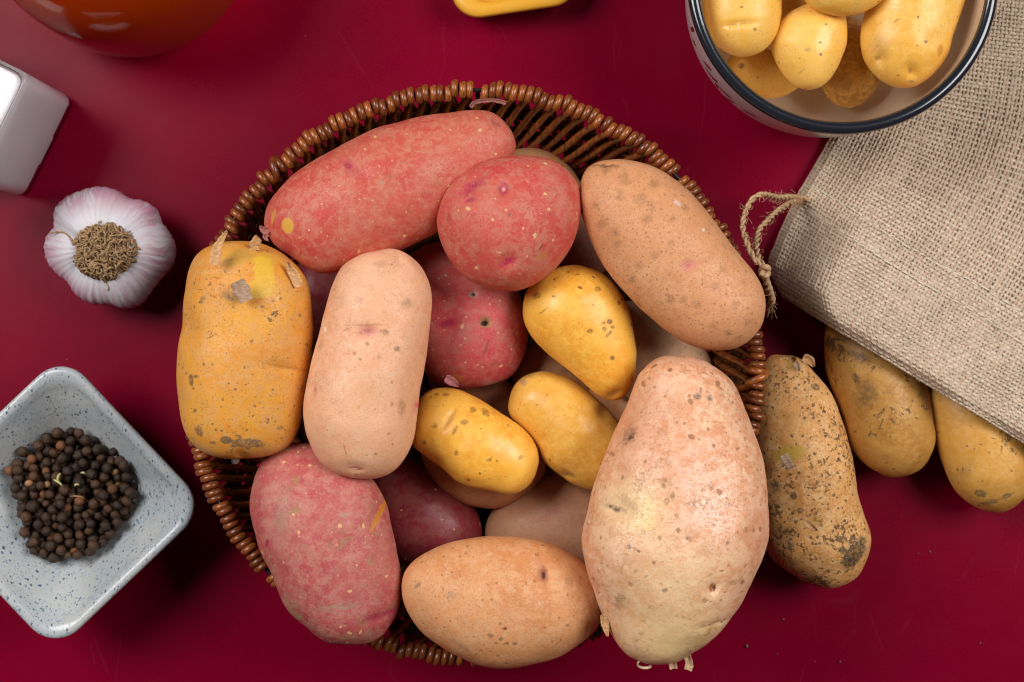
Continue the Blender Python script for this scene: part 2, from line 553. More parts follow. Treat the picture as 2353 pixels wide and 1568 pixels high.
POTS = {}
def potato(poly, zc, kind, label, group, name='potato', hr=.88, seed=1, feats=(), dents=(), pitch=(0, 0), lump=.09, over=None, nu=84, nv=104):
    """poly: outline seen from above (picture pixels); zc: height of its widest ring (cm)"""
    pts = np.array([W(x, y, zc)[:2] for x, y in poly])
    if pitch != (0, 0):
        yy = pts[:, 1]; f_ = (yy.max()-yy)/(yy.max()-yy.min())
        pts = np.array([W(x, y, zc+pitch[0]*(1-q)+pitch[1]*q)[:2] for (x, y), q in zip(poly, f_)])
    C = catmull(pts, 10, closed=True)
    c0 = C.mean(0)
    U, S, Vt = np.linalg.svd(C - c0, full_matrices=False)
    ax = Vt[0]
    if abs(ax[1]) > abs(ax[0]):
        if ax[1] > 0: ax = -ax
    elif ax[0] < 0: ax = -ax
    py = np.array([-ax[1], ax[0]])
    X = (C-c0) @ ax; Y = (C-c0) @ py
    lo_, hi_ = X.min(), X.max()
    tt = np.cos(np.linspace(math.pi, 0, nu))
    tx = (lo_+hi_)/2 + (hi_-lo_)/2*tt
    mid = []; wid = []
    n = len(X)
    for x in tx:
        xx = min(max(x, lo_+1e-4), hi_-1e-4)
        ys = []
        for i in range(n):
            j = (i+1) % n
            if (X[i]-xx)*(X[j]-xx) <= 0 and X[i] != X[j]:
                f = (xx-X[i])/(X[j]-X[i]); ys.append(Y[i]+f*(Y[j]-Y[i]))
        mid.append((min(ys)+max(ys))/2); wid.append((max(ys)-min(ys))/2)
    mid = np.array(mid); wid = np.array(wid)
    wmax = wid.max()
    wid[0] = wid[-1] = 0
    k = np.array([.25, .5, .25])
    for _ in range(3):
        m2 = mid.copy(); m2[1:-1] = np.convolve(mid, k, 'valid'); mid = m2
        q = wid/np.maximum(np.sqrt(np.clip(1-tt**2, 1e-6, None)), 1e-3)
        q2 = q.copy(); q2[2:-2] = np.convolve(q, k, 'valid')[1:-1]
        q2[0:2] = q2[2]; q2[-2:] = q2[-3]
        wid = q2*np.sqrt(np.clip(1-tt**2, 0, None))
    zz = zc + pitch[0]*(1-tt)/2 + pitch[1]*(1+tt)/2
    ph = np.arange(nv)*2*math.pi/nv
    V = []
    for i in range(1, nu-1):
        y = mid[i] + wid[i]*np.cos(ph)
        z = zz[i] + hr*wid[i]*np.sin(ph)
        xy = c0[None, :] + tx[i]*ax[None, :] + y[:, None]*py[None, :]
        V.append(np.column_stack([xy, z]))
    V = np.concatenate(V)
    e0 = np.append(c0 + tx[0]*ax + mid[0]*py, zz[0])
    e1 = np.append(c0 + tx[-1]*ax + mid[-1]*py, zz[-1])
    V = np.vstack([V, e0, e1])
    m = nu-2
    F = []
    for i in range(m-1):
        for j in range(nv):
            l = (j+1) % nv
            F.append((i*nv+j, (i+1)*nv+j, (i+1)*nv+l, i*nv+l))
    a, b = m*nv, m*nv+1
    for j in range(nv):
        l = (j+1) % nv
        F.append((a, j, l)); F.append((b, (m-1)*nv+l, (m-1)*nv+j))
    cen = np.array([c0[0], c0[1], zz.mean()])
    D = V-cen; L = np.linalg.norm(D, axis=1)[:, None]
    amp = np.array([fbm(p, .42, seed)*lump*1.1 + fbm(p, 1.1, seed+5)*lump*.42 + fbm(p, 2.7, seed+9)*lump*.13 for p in V])[:, None]
    V = V + D/L*amp
    for (dx, dy, rad, dep, *el) in dents:
        s = (CAM_H-zc-1.5)/FPX
        p = W(dx, dy, zc+1.5)
        ex, ea = (el[0], R(el[1])) if el else (1.0, 0)
        qx = V[:, 0]-p[0]; qy = V[:, 1]-p[1]
        u = (qx*math.cos(ea)+qy*math.sin(ea))/(rad*s*ex); v = (-qx*math.sin(ea)+qy*math.cos(ea))/(rad*s)
        g = np.exp(-(u*u+v*v)) * (V[:, 2] > zc)
        V[:, 2] -= g*dep
    base = (cen[0], cen[1], V[:, 2].min())
    F = [f[::-1] for f in F]
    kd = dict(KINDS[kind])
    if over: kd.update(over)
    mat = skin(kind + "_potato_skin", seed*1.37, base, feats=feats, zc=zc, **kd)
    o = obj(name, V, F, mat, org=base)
    setp(o, label, "potato", group)
    return o

from mathutils.bvhtree import BVHTree
BVH = {}
def flake(parent, pts, width, z, mat, curl=.25, lift=.3, seed=0, blunt=False):
    """a thin curled shred of peel along pts (picture pixels)"""
    if parent.name not in BVH:
        me = parent.data
        BVH[parent.name] = BVHTree.FromPolygons([tuple((v.co + parent.location)/CM) for v in me.vertices], [tuple(p.vertices) for p in me.polygons])
    raw = []; last = None
    for x, y in pts:
        a = Vector((0, 0, CAM_H)); b = Vector(W(x, y, 0))
        hit = BVH[parent.name].ray_cast(a, (b-a).normalized())[0]
        if hit is None:
            hit = BVH[parent.name].find_nearest(Vector(W(x, y, z - .8)))[0]
            if raw: hit = Vector((0, 0, min(raw[-1][2], hit.z + .25)))
        raw.append([x, y, hit.z])
    P = catmull([W(x, y, zz + .03) for x, y, zz in raw], 6)
    n = len(P)
    T = np.gradient(P[:, :2], axis=0); T /= np.linalg.norm(T, axis=1)[:, None]
    Nn = np.stack([-T[:, 1], T[:, 0]], 1)
    V = []
    K = 5
    r_ = random.Random(seed)
    for i in range(n):
        s = i/(n-1)
        w = width*((1 if blunt else .12+.88*math.sin(math.pi*min(1, s*.72+.26)))*(1+r_.uniform(-.09, .09)*(2 if blunt else 1)))
        for side in (0, 1):
            for k in range(K):
                q = (k/(K-1)-.5)
                zz = z + lift*s*s + curl*(q*q)*2 - side*.012
                V.append((P[i, 0]+Nn[i, 0]*q*w, P[i, 1]+Nn[i, 1]*q*w, zz))
    F = []
    def idx(i, side, k): return i*2*K + side*K + k
    for i in range(n-1):
        for k in range(K-1):
            F.append((idx(i, 0, k), idx(i, 0, k+1), idx(i+1, 0, k+1), idx(i+1, 0, k)))
            F.append((idx(i, 1, k), idx(i+1, 1, k), idx(i+1, 1, k+1), idx(i, 1, k+1)))
        F.append((idx(i, 0, 0), idx(i+1, 0, 0), idx(i+1, 1, 0), idx(i, 1, 0)))
        F.append((idx(i, 0, K-1), idx(i, 1, K-1), idx(i+1, 1, K-1), idx(i+1, 0, K-1)))
    bpy.context.view_layer.update()
    return obj("peel_flake", V, F, mat, parent)

def m_peel(name, c):
    n = NT(name)
    k = n.noise(5, 6, .65, vec=n.vmul(n.vec, (1, 3, 1)))
    n.bs(Base_Color=n.mix(n.ss(k, .35, .7), c, tuple(x*.55 for x in c)), Roughness=.6, Subsurface_Weight=.1, Subsurface_Scale=.002)
    n.bs(Normal=n.bump(k, .4, .03))
    return n.m
M_peel_tan = m_peel("tan_peel", (.68, .36, .15))
M_peel_red = m_peel("red_peel", (.50, .17, .14))
M_peel_dred = m_peel("dark_red_peel", (.30, .10, .08))
M_peel_dtan = m_peel("dark_tan_peel", (.55, .33, .18))
M_peel_grey = m_peel("greyish_peel", (.46, .30, .19))
M_soil = m_peel("dried_soil", (.20, .145, .105))

GB = "potatoes heaped in the wicker basket"
# --- lowest layer; most skins here are darkened, shade of the gaps put into colour
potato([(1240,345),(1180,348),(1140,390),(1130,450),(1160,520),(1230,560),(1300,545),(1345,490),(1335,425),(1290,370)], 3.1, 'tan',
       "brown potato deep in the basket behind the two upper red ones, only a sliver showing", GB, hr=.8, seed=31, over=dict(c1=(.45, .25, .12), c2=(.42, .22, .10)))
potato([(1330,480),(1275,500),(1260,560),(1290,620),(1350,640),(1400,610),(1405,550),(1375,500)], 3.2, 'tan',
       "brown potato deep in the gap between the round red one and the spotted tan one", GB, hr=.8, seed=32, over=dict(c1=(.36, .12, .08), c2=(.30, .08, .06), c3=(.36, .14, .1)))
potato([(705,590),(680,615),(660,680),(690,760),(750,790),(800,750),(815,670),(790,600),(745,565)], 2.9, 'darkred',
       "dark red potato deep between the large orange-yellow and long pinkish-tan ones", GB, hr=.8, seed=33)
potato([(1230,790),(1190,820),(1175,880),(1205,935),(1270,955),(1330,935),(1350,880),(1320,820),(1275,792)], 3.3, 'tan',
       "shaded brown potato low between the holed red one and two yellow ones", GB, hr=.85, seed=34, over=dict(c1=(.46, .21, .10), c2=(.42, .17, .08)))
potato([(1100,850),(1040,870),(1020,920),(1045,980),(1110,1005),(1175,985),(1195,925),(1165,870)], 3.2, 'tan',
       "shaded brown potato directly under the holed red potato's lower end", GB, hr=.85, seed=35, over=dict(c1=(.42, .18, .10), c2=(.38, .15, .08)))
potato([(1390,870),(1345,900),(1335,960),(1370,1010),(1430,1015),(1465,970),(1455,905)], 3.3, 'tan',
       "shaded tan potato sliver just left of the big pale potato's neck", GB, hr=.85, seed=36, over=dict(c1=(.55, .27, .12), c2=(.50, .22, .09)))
potato([(1440,690),(1520,712),(1585,762),(1625,815),(1630,855),(1590,905),(1510,935),(1430,905),(1395,830),(1400,740)], 4.0, 'pinktan',
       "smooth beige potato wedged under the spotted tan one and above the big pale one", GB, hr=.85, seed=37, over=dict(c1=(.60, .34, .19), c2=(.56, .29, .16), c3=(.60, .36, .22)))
potato([(930,1050),(1000,1080),(1060,1130),(1098,1185),(1106,1240),(1075,1295),(1000,1315),(925,1300),(875,1250),(855,1180),(858,1110),(885,1060)], 4.0, 'darkred',
       "dark red potato with pale dots, low in the shade right of the lower-left red one", GB, hr=.9, seed=38)
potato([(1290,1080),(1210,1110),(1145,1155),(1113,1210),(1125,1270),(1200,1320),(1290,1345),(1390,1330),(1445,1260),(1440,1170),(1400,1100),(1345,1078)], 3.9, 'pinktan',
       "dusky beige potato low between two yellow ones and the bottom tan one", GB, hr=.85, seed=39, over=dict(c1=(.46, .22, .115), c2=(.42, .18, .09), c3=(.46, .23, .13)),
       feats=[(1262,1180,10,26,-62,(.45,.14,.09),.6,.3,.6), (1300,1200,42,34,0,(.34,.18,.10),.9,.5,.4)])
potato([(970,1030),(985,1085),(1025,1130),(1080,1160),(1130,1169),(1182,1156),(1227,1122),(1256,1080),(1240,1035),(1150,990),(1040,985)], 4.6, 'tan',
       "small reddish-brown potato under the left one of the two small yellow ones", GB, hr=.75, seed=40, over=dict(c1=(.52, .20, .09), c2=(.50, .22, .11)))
# --- middle layer
potato([(1150,620),(1192,670),(1210,735),(1209,805),(1180,862),(1130,886),(1080,893),(1020,885),(968,850),(930,780),(915,690),(925,620),(960,570),(1020,552),(1090,575)], 5.6, 'red',
       "dusky red potato with two small holes and pale dots, in the middle of the heap", GB, hr=.85, seed=6,
       over=dict(c1=(.50, .045, .055), c2=(.56, .09, .085), c3=(.50, .15, .12), fuzz=.25, pores=[(1.9, .12, .46, (.80, .52, .28), .9), (4.5, .13, .2, (.75, .5, .3), .7)]),
       feats=[(1116,741,15,13,0,(.42,.22,.10),.3,.2,.9), (1113,744,8,6,0,(.035,.012,.01),.35,.1,1), (1088,677,10,8,0,(.45,.30,.25),.4,.3,.8), (1088,678,5,4,0,(.05,.02,.02),.4,0,.9),
              (1030,744,20,9,15,MAG,.6,.3,.8), (1047,870,18,9,-8,(.50,.16,.05),.15,.25,.95), (1130,885,16,6,10,(.45,.3,.18),.5,.5,.6),
              (1118,800,3,26,-20,(.28,.05,.05),.5,.4,.7), (1130,838,24,3,10,(.30,.06,.05),.5,.4,.6)],
       dents=[(1114,743,9,.55), (1088,678,6,.35), (1035,748,26,.14, 1.5, 15), (1122,815,10,.08, 1, 0)])
potato([(1257,855),(1216,861),(1184,884),(1168,925),(1171,956),(1188,975),(1224,1016),(1253,1067),(1291,1094),(1319,1111),(1363,1124),(1415,1110),(1445,1060),(1442,1000),(1410,955),(1383,925),(1345,892),(1304,867)], 6.6, 'yellow',
       "matte small yellow potato, the right one of the two side by side", GB, hr=.88, seed=9,
       over=dict(c1=(.78, .40, .055), c2=(.68, .31, .035), c3=(.80, .45, .09), blot=None),
       feats=[(1202,880,9,7,0,(.42,.26,.14),.5,.4,.8), (1385,945,14,22,20,(.38,.16,.03),.8,.3,.7), (1310,1095,14,5,-15,(.25,.12,.05),.6,.5,.7), (1215,865,18,6,20,(.35,.2,.1),.7,.4,.6)],
       dents=[(1388,950,16,.25), (1305,1097,9,.18, 1.8, -20)])
potato([(1022,891),(985,900),(962,928),(950,975),(950,1022),(984,1053),(1016,1078),(1047,1106),(1086,1121),(1137,1130),(1175,1136),(1206,1121),(1227,1093),(1237,1057),(1232,1024),(1206,988),(1163,957),(1111,923),(1060,898)], 7.2, 'yellow',
       "glossy small yellow potato with brown freckles, the left one of the two side by side", GB, hr=.88, seed=8,
       feats=[(x, y, rx, ry, an, (.22,.10,.03), .45, .5, .8) for x, y, rx, ry, an in [(1023,909,8,4,0),(1000,909,6,4,0),(1086,944,7,6,0),(1115,951,11,6,-35),(1066,971,10,6,10),(1045,990,5,11,-25),(998,979,6,6,0),(973,1020,5,5,0),(1048,1043,5,6,0),(1124,1058,7,4,0),(1196,1053,4,6,-30),(1075,1107,4,4,0)]]
            + [(1034,965,4,26,-32,(.48,.22,.04),.7,.1,.7)],
       dents=[(1030,968,8,.13, 3.2, 58), (1000,1065,12,.14)])
potato([(1330,608),(1285,612),(1240,635),(1210,672),(1201,720),(1214,762),(1250,802),(1290,835),(1330,870),(1370,905),(1407,919),(1440,906),(1458,870),(1462,820),(1453,760),(1435,700),(1405,650),(1370,620)], 7.6, 'yellow',
       "glossy yellow pear-shaped potato with brown spots, at the middle of the heap", GB, hr=.9, seed=7,
       feats=[(x, y, rx, ry, an, (.17,.07,.025), .4, .45, .85) for x, y, rx, ry, an in [(1234,679,9,7,30),(1375,664,8,6,0),(1402,739,7,6,0),(1390,756,6,5,0),(1409,752,5,4,0),(1356,761,7,5,0),(1400,768,10,4,50),(1409,823,6,6,0),(1425,695,4,5,0),(1328,630,5,2,0),(1272,681,4,3,0),(1307,623,3,2,0),(1248,715,11,2,35)]]
            + [(1414,906,18,6,25,(.55,.30,.10),.6,.3,.7)],
       dents=[(1414,908,14,.18, 1.6, 25)])
# --- lower-left red, bottom tan
potato([(690,1014),(640,1027),(605,1055),(585,1100),(578,1150),(585,1210),(600,1270),(625,1330),(655,1390),(700,1440),(745,1472),(800,1483),(850,1478),(890,1455),(911,1410),(918,1350),(912,1280),(900,1210),(885,1150),(855,1100),(805,1058),(750,1025)], 8.3, 'red',
       "dusty red potato with an orange gash, at the lower left of the heap", GB, hr=.82, seed=11, lump=.12,
       over=dict(c1=(.44, .062, .068), c2=(.49, .12, .10), c3=(.52, .205, .15), fuzz=.5, dirt=dict(scale=1.9, lo=.61, col=(.34, .25, .17), amt=.65, clump=.6)),
       feats=[(868,1185,6,42,-24,(.62,.24,.03),.25,.25,.95), (650,1180,16,50,-8,(.36,.27,.18),.9,.5,.5), (770,1395,55,7,8,(.36,.28,.18),.6,.6,.7), (870,1422,42,8,18,(.45,.03,.08),.8,.4,.7),
              (832,1435,15,9,-10,(.38,.15,.09),.3,.3,.7), (899,1400,7,11,-10,(.36,.14,.08),.3,.3,.8), (795,1180,9,6,0,(.35,.27,.17),.4,.6,.8), (762,1246,5,8,0,(.3,.16,.08),.4,.3,.7), (610,1250,4,10,-15,MAG,.5,.3,.8)],
       dents=[(868,1185,14,.22, 2.6, 66), (866,1425,12,.12, 3, 15)])
potato([(1140,1233),(1080,1237),(1020,1252),(965,1280),(933,1315),(925,1355),(935,1400),(965,1445),(1010,1482),(1060,1510),(1120,1530),(1170,1533),(1225,1524),(1290,1505),(1345,1470),(1380,1430),(1386,1380),(1368,1328),(1332,1286),(1285,1256),(1215,1237)], 8.7, 'tan',
       "smooth orange-tan potato with one deep dark eye, lowest in the basket heap", GB, hr=.85, seed=12, lump=.06,
       over=dict(c1=(.70, .31, .125), c2=(.61, .23, .08), c3=(.72, .37, .18), blot=dict(scale=.7, r=.22, frac=.25, amt=.5, col=(.22, .14, .09))),
       feats=[(1249,1322,9,17,8,(.30,.09,.05),.7,.3,.85), (1249,1325,4,7,5,(.06,.02,.01),.5,.2,.95), (1240,1300,6,20,10,(.55,.22,.15),.8,.3,.5)]
            + [(x, y, r_, r_*.8, 0, (.15,.11,.09), .35, .6, .75) for x, y, r_ in [(1128,1456,7),(1151,1465,6),(1183,1476,6),(1165,1475,5),(1140,1475,4)]]
            + [(1150,1428,4,4,0,DKBR,.4,.4,.8), (1160,1439,5,4,0,DKBR,.4,.4,.85), (958,1350,12,5,50,(.18,.15,.12),.5,.7,.7), (1057,1485,22,7,-30,(.25,.17,.11),.6,.7,.5)],
       dents=[(1249,1324,13,.42, .7, 0), (1240,1322,42,.10)])
# --- top layer
potato([(610,520),(616,488),(632,452),(684,395),(767,340),(849,299),(932,277),(1014,263),(1090,254),(1138,263),(1168,293),(1182,335),(1168,372),(1120,425),(1060,480),(1000,538),(900,586),(800,617),(742,628),(693,612),(650,578),(618,545)], 8.4, 'red',
       "long red potato with a small round yellow patch, uppermost in the basket heap", GB, hr=.86, seed=1, lump=.1,
       over=dict(c1=(.53, .060, .042), c2=(.55, .105, .066), c3=(.57, .19, .12), fuzz=.4),
       feats=[(803,385,30,12,-45,(.42,.03,.06),.8,.5,.75), (800,383,10,6,-45,MAG,.6,.4,.8), (659,518,15,18,15,(.66,.34,.05),.12,.08,.95), (622,495,5,19,-15,(.60,.26,.06),.2,.1,.9),
              (845,400,1.6,62,14,(.66,.26,.20),.7,.1,.3), (982,450,14,8,0,(.5,.05,.05),.6,.5,.6), (655,572,14,18,40,(.34,.02,.05),.7,.4,.7), (1140,275,7,14,50,(.38,.07,.05),.4,.4,.8),
              (880,423,6,5,0,(.36,.3,.2),.4,.5,.7), (897,408,3,7,40,(.36,.14,.05),.4,.3,.8), (1005,420,5,6,0,(.42,.17,.05),.4,.3,.7)],
       dents=[(803,385,28,.14, 1.6, -45), (1140,277,12,.15)])
potato([(1165,358),(1110,368),(1058,395),(1020,440),(1006,500),(1015,560),(1045,615),(1090,652),(1150,669),(1212,660),(1272,620),(1312,560),(1331,500),(1328,440),(1305,398),(1262,368),(1215,358)], 9.1, 'red',
       "rounded red potato with purple eyes, on top of the long red one", GB, hr=.88, seed=2, lump=.08,
       over=dict(c1=(.54, .056, .045), c2=(.57, .105, .075), c3=(.56, .18, .12), fuzz=.4),
       feats=[(1085,430,30,11,32,(.36,.012,.07),.8,.6,.85), (1157,436,11,13,0,(.36,.012,.07),.7,.4,.9), (1157,437,4,5,0,(.75,.35,.35),.5,.2,.8), (1079,462,12,5,20,(.36,.012,.07),.6,.5,.8), (1166,602,18,6,30,(.42,.005,.08),.7,.5,.85),
              (1246,588,15,8,35,(.48,.20,.05),.2,.35,.95), (1243,569,2,9,-35,(.20,.05,.03),.5,.2,.9), (1285,600,5,50,-40,(.46,.10,.07),.5,.4,.6), (1170,498,3,5,-20,(.2,.08,.08),.4,.2,.7),
              (1032,500,6,14,10,(.40,.03,.05),.7,.5,.6)],
       dents=[(1085,430,24,.18, 1.4, 30), (1157,436,12,.28), (1079,462,10,.12), (1166,602,16,.16, 1.5, 30), (1157,430,34,.10)])
potato([(1331,440),(1345,391),(1380,368),(1430,365),(1490,378),(1545,408),(1600,458),(1650,520),(1700,588),(1740,640),(1757,682),(1755,722),(1736,765),(1700,797),(1650,806),(1590,795),(1530,760),(1470,706),(1410,642),(1370,582),(1346,522),(1333,478)], 8.9, 'tan',
       "large brown-spotted tan potato with a pink eye, at the right of the heap", GB, hr=.86, seed=3, lump=.08,
       over=dict(c1=(.70, .345, .17), c2=(.67, .30, .135), c3=(.63, .27, .115), pores=[(5.5, .19, .45, (.36, .17, .075), .65), (11, .22, .4, (.42, .21, .10), .5)], net=None),
       feats=[(1396,375,32,4,-8,(.16,.08,.04),.5,.35,.9), (1582,611,19,13,15,(.62,.22,.18),.8,.3,.75), (1580,612,7,5,15,(.50,.12,.10),.5,.4,.7), (1557,466,10,5,-38,(.72,.55,.48),.4,.7,.8), (1618,528,4,4,0,(.8,.7,.6),.3,.4,.9)]
            + [(x, y, r_*1.1, r_, 20, (.33,.16,.07), .8, 1.3, .62) for x, y, r_ in [(1396,388,9),(1432,403,10),(1439,420,9),(1506,423,11),(1424,450,10),(1470,458,13),(1369,469,8),(1487,505,10),(1413,535,11),(1383,513,9),(1545,505,8),(1499,480,6),(1421,560,9),(1500,590,8),(1540,560,8),(1640,660,9),(1660,620,7),(1600,700,9),(1690,700,8),(1640,750,9),(1570,690,7),(1470,610,8),(1720,740,8),(1455,640,7)]],
       dents=[(1580,612,12,.16), (1394,376,9,.14, 2.6, -8)])
potato([(500,562),(540,556),(592,556),(640,574),(680,608),(705,650),(716,700),(719,760),(713,830),(704,900),(690,968),(668,1018),(630,1046),(580,1055),(520,1052),(466,1036),(432,1002),(416,950),(408,880),(411,800),(421,752),(425,700),(430,640),(446,597),(470,574)], 8.8, 'orange',
       "large orange-yellow potato with torn skin and dried soil, leftmost in the basket", GB, hr=.8, seed=4, lump=.08,
       feats=[(607,630,22,52,8,(.74,.43,.045),.08,.18,.95), (600,665,34,22,0,(.72,.41,.05),.08,.2,.9), (606,595,30,16,0,(.66,.35,.05),.15,.2,.8), (545,590,40,20,10,(.60,.33,.06),.2,.25,.6), (600,600,20,12,-10,(.74,.43,.045),.2,.3,.9),
              (497,633,34,3.5,3,(.58,.27,.03),.4,.2,.9), (560,632,26,2.5,4,(.58,.27,.03),.4,.4,.5), (652,844,40,3.5,-12,(.52,.22,.04),.5,.2,.85),
              (439,875,6,15,5,(.12,.10,.08),.25,.4,.9), (452,865,8,4,0,(.12,.10,.08),.3,.6,.8), (446,944,6,5,0,(.14,.11,.09),.3,.5,.85), (455,992,9,13,30,(.15,.115,.09),.3,.6,.85), (563,1020,41,12,-3,(.20,.15,.11),.15,.34,1), (520,1012,14,9,0,(.18,.135,.1),.25,.3,.9),
              (487,1018,8,4,0,(.16,.12,.09),.3,.4,.85), (640,985,7,5,0,(.15,.12,.09),.3,.4,.8), (533,685,22,8,-15,(.14,.11,.08),.5,.7,.7), (465,690,10,6,60,(.14,.11,.08),.5,.7,.7), (515,605,26,8,20,(.18,.11,.07),.6,.7,.5)],
       dents=[(652,846,7,.2, 5, -12), (497,633,4,.1, 7, 3), (430,760,30,.15), (548,1050,14,.2)])
potato([(882,572),(832,580),(792,606),(766,650),(746,710),(731,770),(716,830),(704,900),(699,952),(709,1010),(735,1060),(776,1090),(830,1103),(885,1093),(925,1060),(950,1012),(962,952),(968,885),(977,820),(986,760),(991,710),(988,660),(970,620),(937,588),(908,574)], 9.4, 'pinktan',
       "long pinkish-tan potato with a pink eye, between the orange-yellow and holed red ones", GB, hr=.84, seed=5, lump=.09,
       feats=[(845,762,20,13,0,(.60,.20,.17),.8,.3,.8), (845,761,9,5,-10,(.40,.14,.10),.6,.6,.85), (884,764,9,6,-10,(.28,.15,.07),.6,.7,.85), (845,747,42,2.2,0,(.50,.24,.13),.6,.2,.75), (797,757,10,3,20,(.45,.25,.12),.6,.3,.6),
              (935,697,13,11,0,(.34,.18,.09),.7,.8,.7), (912,802,7,6,0,(.15,.12,.09),.35,.5,.9), (828,688,8,8,0,(.56,.26,.17),.7,.5,.7), (872,818,5,7,-20,(.42,.23,.11),.5,.5,.7), (815,812,4,4,0,(.28,.15,.07),.4,.4,.8),
              (862,905,60,40,0,(.60,.31,.15),.9,.6,.45), (955,935,12,20,-25,(.62,.22,.18),.7,.4,.7), (953,934,4,6,0,(.70,.12,.16),.5,.2,.9), (922,940,7,22,-5,(.38,.19,.08),.6,.6,.75),
              (815,1079,16,4,-5,(.42,.12,.09),.6,.3,.9), (810,1080,8,1.6,0,(.8,.6,.45),.5,.2,.8), (793,1036,1.5,16,12,(.45,.18,.07),.6,.2,.8), (870,605,14,8,0,(.40,.22,.12),.8,.6,.6), (720,900,5,14,0,(.52,.14,.12),.7,.5,.6), (742,757,3,6,20,(.9,.8,.7),.3,.3,.7)],
       dents=[(845,763,16,.18), (950,936,14,.16), (815,1079,12,.16, 1.8, -5), (980,820,26,.10), (915,600,14,.16)])
potato([(1561,815),(1511,822),(1472,852),(1456,892),(1437,941),(1407,1005),(1382,1070),(1358,1129),(1343,1189),(1338,1248),(1345,1302),(1364,1352),(1385,1411),(1407,1466),(1437,1499),(1487,1521),(1541,1523),(1586,1502),(1625,1471),(1670,1429),(1709,1377),(1739,1317),(1756,1266),(1765,1199),(1764,1129),(1753,1060),(1726,976),(1699,917),(1672,872),(1635,842),(1600,824)], 9.3, 'cream',
       "very large pale pinkish-cream potato covered in brown pits, at the lower right of the heap", GB, hr=.82, seed=10, lump=.13, pitch=(0, .9), nu=110, nv=128,
       feats=[(1560,1470,120,75,-10,(.82,.60,.27),1.0,.28,.75), (1455,1160,62,60,0,(.84,.60,.28),.9,.28,.75), (1530,1310,100,70,0,(.84,.60,.32),1.0,.28,.55), (1460,970,80,90,0,(.74,.33,.17),1.0,.28,.45), (1720,1240,40,110,0,(.74,.36,.20),1.0,.28,.35), (1480,1172,18,36,0,(.86,.58,.24),.25,.35,.75), (1468,1196,26,12,0,(.86,.58,.24),.25,.35,.7), (1440,1150,10,24,45,(.50,.28,.14),.5,.4,.6),
              (1411,1163,22,6,-12,(.30,.14,.05),.6,.6,.75), (1415,1168,7,5,0,(.07,.04,.02),.5,.6,.9), (1402,1161,4,3,0,(.09,.04,.02),.4,.5,.9), (1445,1002,11,26,-35,(.28,.12,.06),.7,.8,.8), (1450,1006,5,13,-35,(.06,.035,.03),.5,.8,.8), (1408,1046,7,5,0,(.30,.10,.06),.5,.4,.85),
              (1602,911,9,7,0,(.12,.06,.04),.5,.6,.9), (1631,915,7,7,0,(.09,.05,.03),.5,.4,.9), (1609,897,3,8,0,(.25,.12,.07),.5,.5,.8), (1626,1339,7,11,-10,(.38,.12,.03),.4,.3,.95), (1632,1340,3,8,-10,(.10,.04,.02),.4,.3,.8),
              (1640,1424,42,3,12,(.30,.15,.07),.5,.35,.85), (1630,1438,12,5,20,(.35,.18,.07),.6,.6,.8), (1467,1105,10,22,-15,(.40,.19,.09),.7,.7,.65), (1624,1110,8,8,0,(.45,.20,.11),.5,.5,.8), (1665,1152,8,10,0,(.45,.21,.12),.6,.6,.7),
              (1523,1143,5,8,0,(.30,.13,.06),.5,.5,.8), (1515,1108,5,6,0,(.32,.14,.07),.5,.5,.8), (1571,1226,8,6,0,(.36,.16,.07),.5,.5,.8), (1439,1245,5,5,0,(.17,.09,.05),.4,.5,.85), (1460,1254,4,4,0,(.18,.09,.05),.4,.5,.85), (1493,1278,4,4,0,(.20,.10,.06),.4,.5,.85),
              (1518,1341,6,5,0,(.12,.08,.05),.4,.6,.85), (1420,1376,9,22,-20,(.34,.18,.09),.7,.8,.65), (1625,1195,6,5,0,(.28,.12,.05),.5,.5,.8), (1660,1237,5,4,0,(.30,.13,.06),.5,.5,.8), (1704,1210,5,7,0,(.34,.15,.07),.5,.5,.8), (1560,826,60,12,0,(.50,.24,.13),.9,.6,.6),
              (1675,1330,14,5,10,(.34,.19,.09),.5,.7,.75), (1584,1150,5,5,0,(.24,.12,.06),.5,.5,.8), (1534,935,40,24,0,(.70,.36,.20),.9,.6,.5), (1590,1500,30,14,20,(.42,.23,.13),.5,.5,.8), (1700,1330,5,6,0,(.3,.15,.07),.5,.5,.8), (1470,1448,6,4,0,(.36,.18,.08),.5,.5,.8)],
       dents=[(1626,1339,9,.3), (1411,1165,18,.2, 1.5, -10), (1640,1424,7,.16, 5, 12), (1602,911,8,.14), (1631,915,8,.14), (1624,1110,12,.1), (1440,1150,30,.14), (1665,1152,12,.08), (1571,1226,9,.1), (1625,1195,8,.1), (1523,1143,8,.1), (1445,1003,16,.12), (1408,1046,8,.18), (1620,1085,16,.1, 2, 20), (1650,1070,14,.08, 2, -10)])
P = {o["label"]: o for o in scene.objects if o.name.startswith('potato')}
def find(s):
    return [o for l, o in P.items() if s in l][0]
big = find("very large pale"); orange = find("large orange-yellow potato with"); lred = find("long red potato"); ptan = find("long pinkish-tan"); hred = find("two small holes")
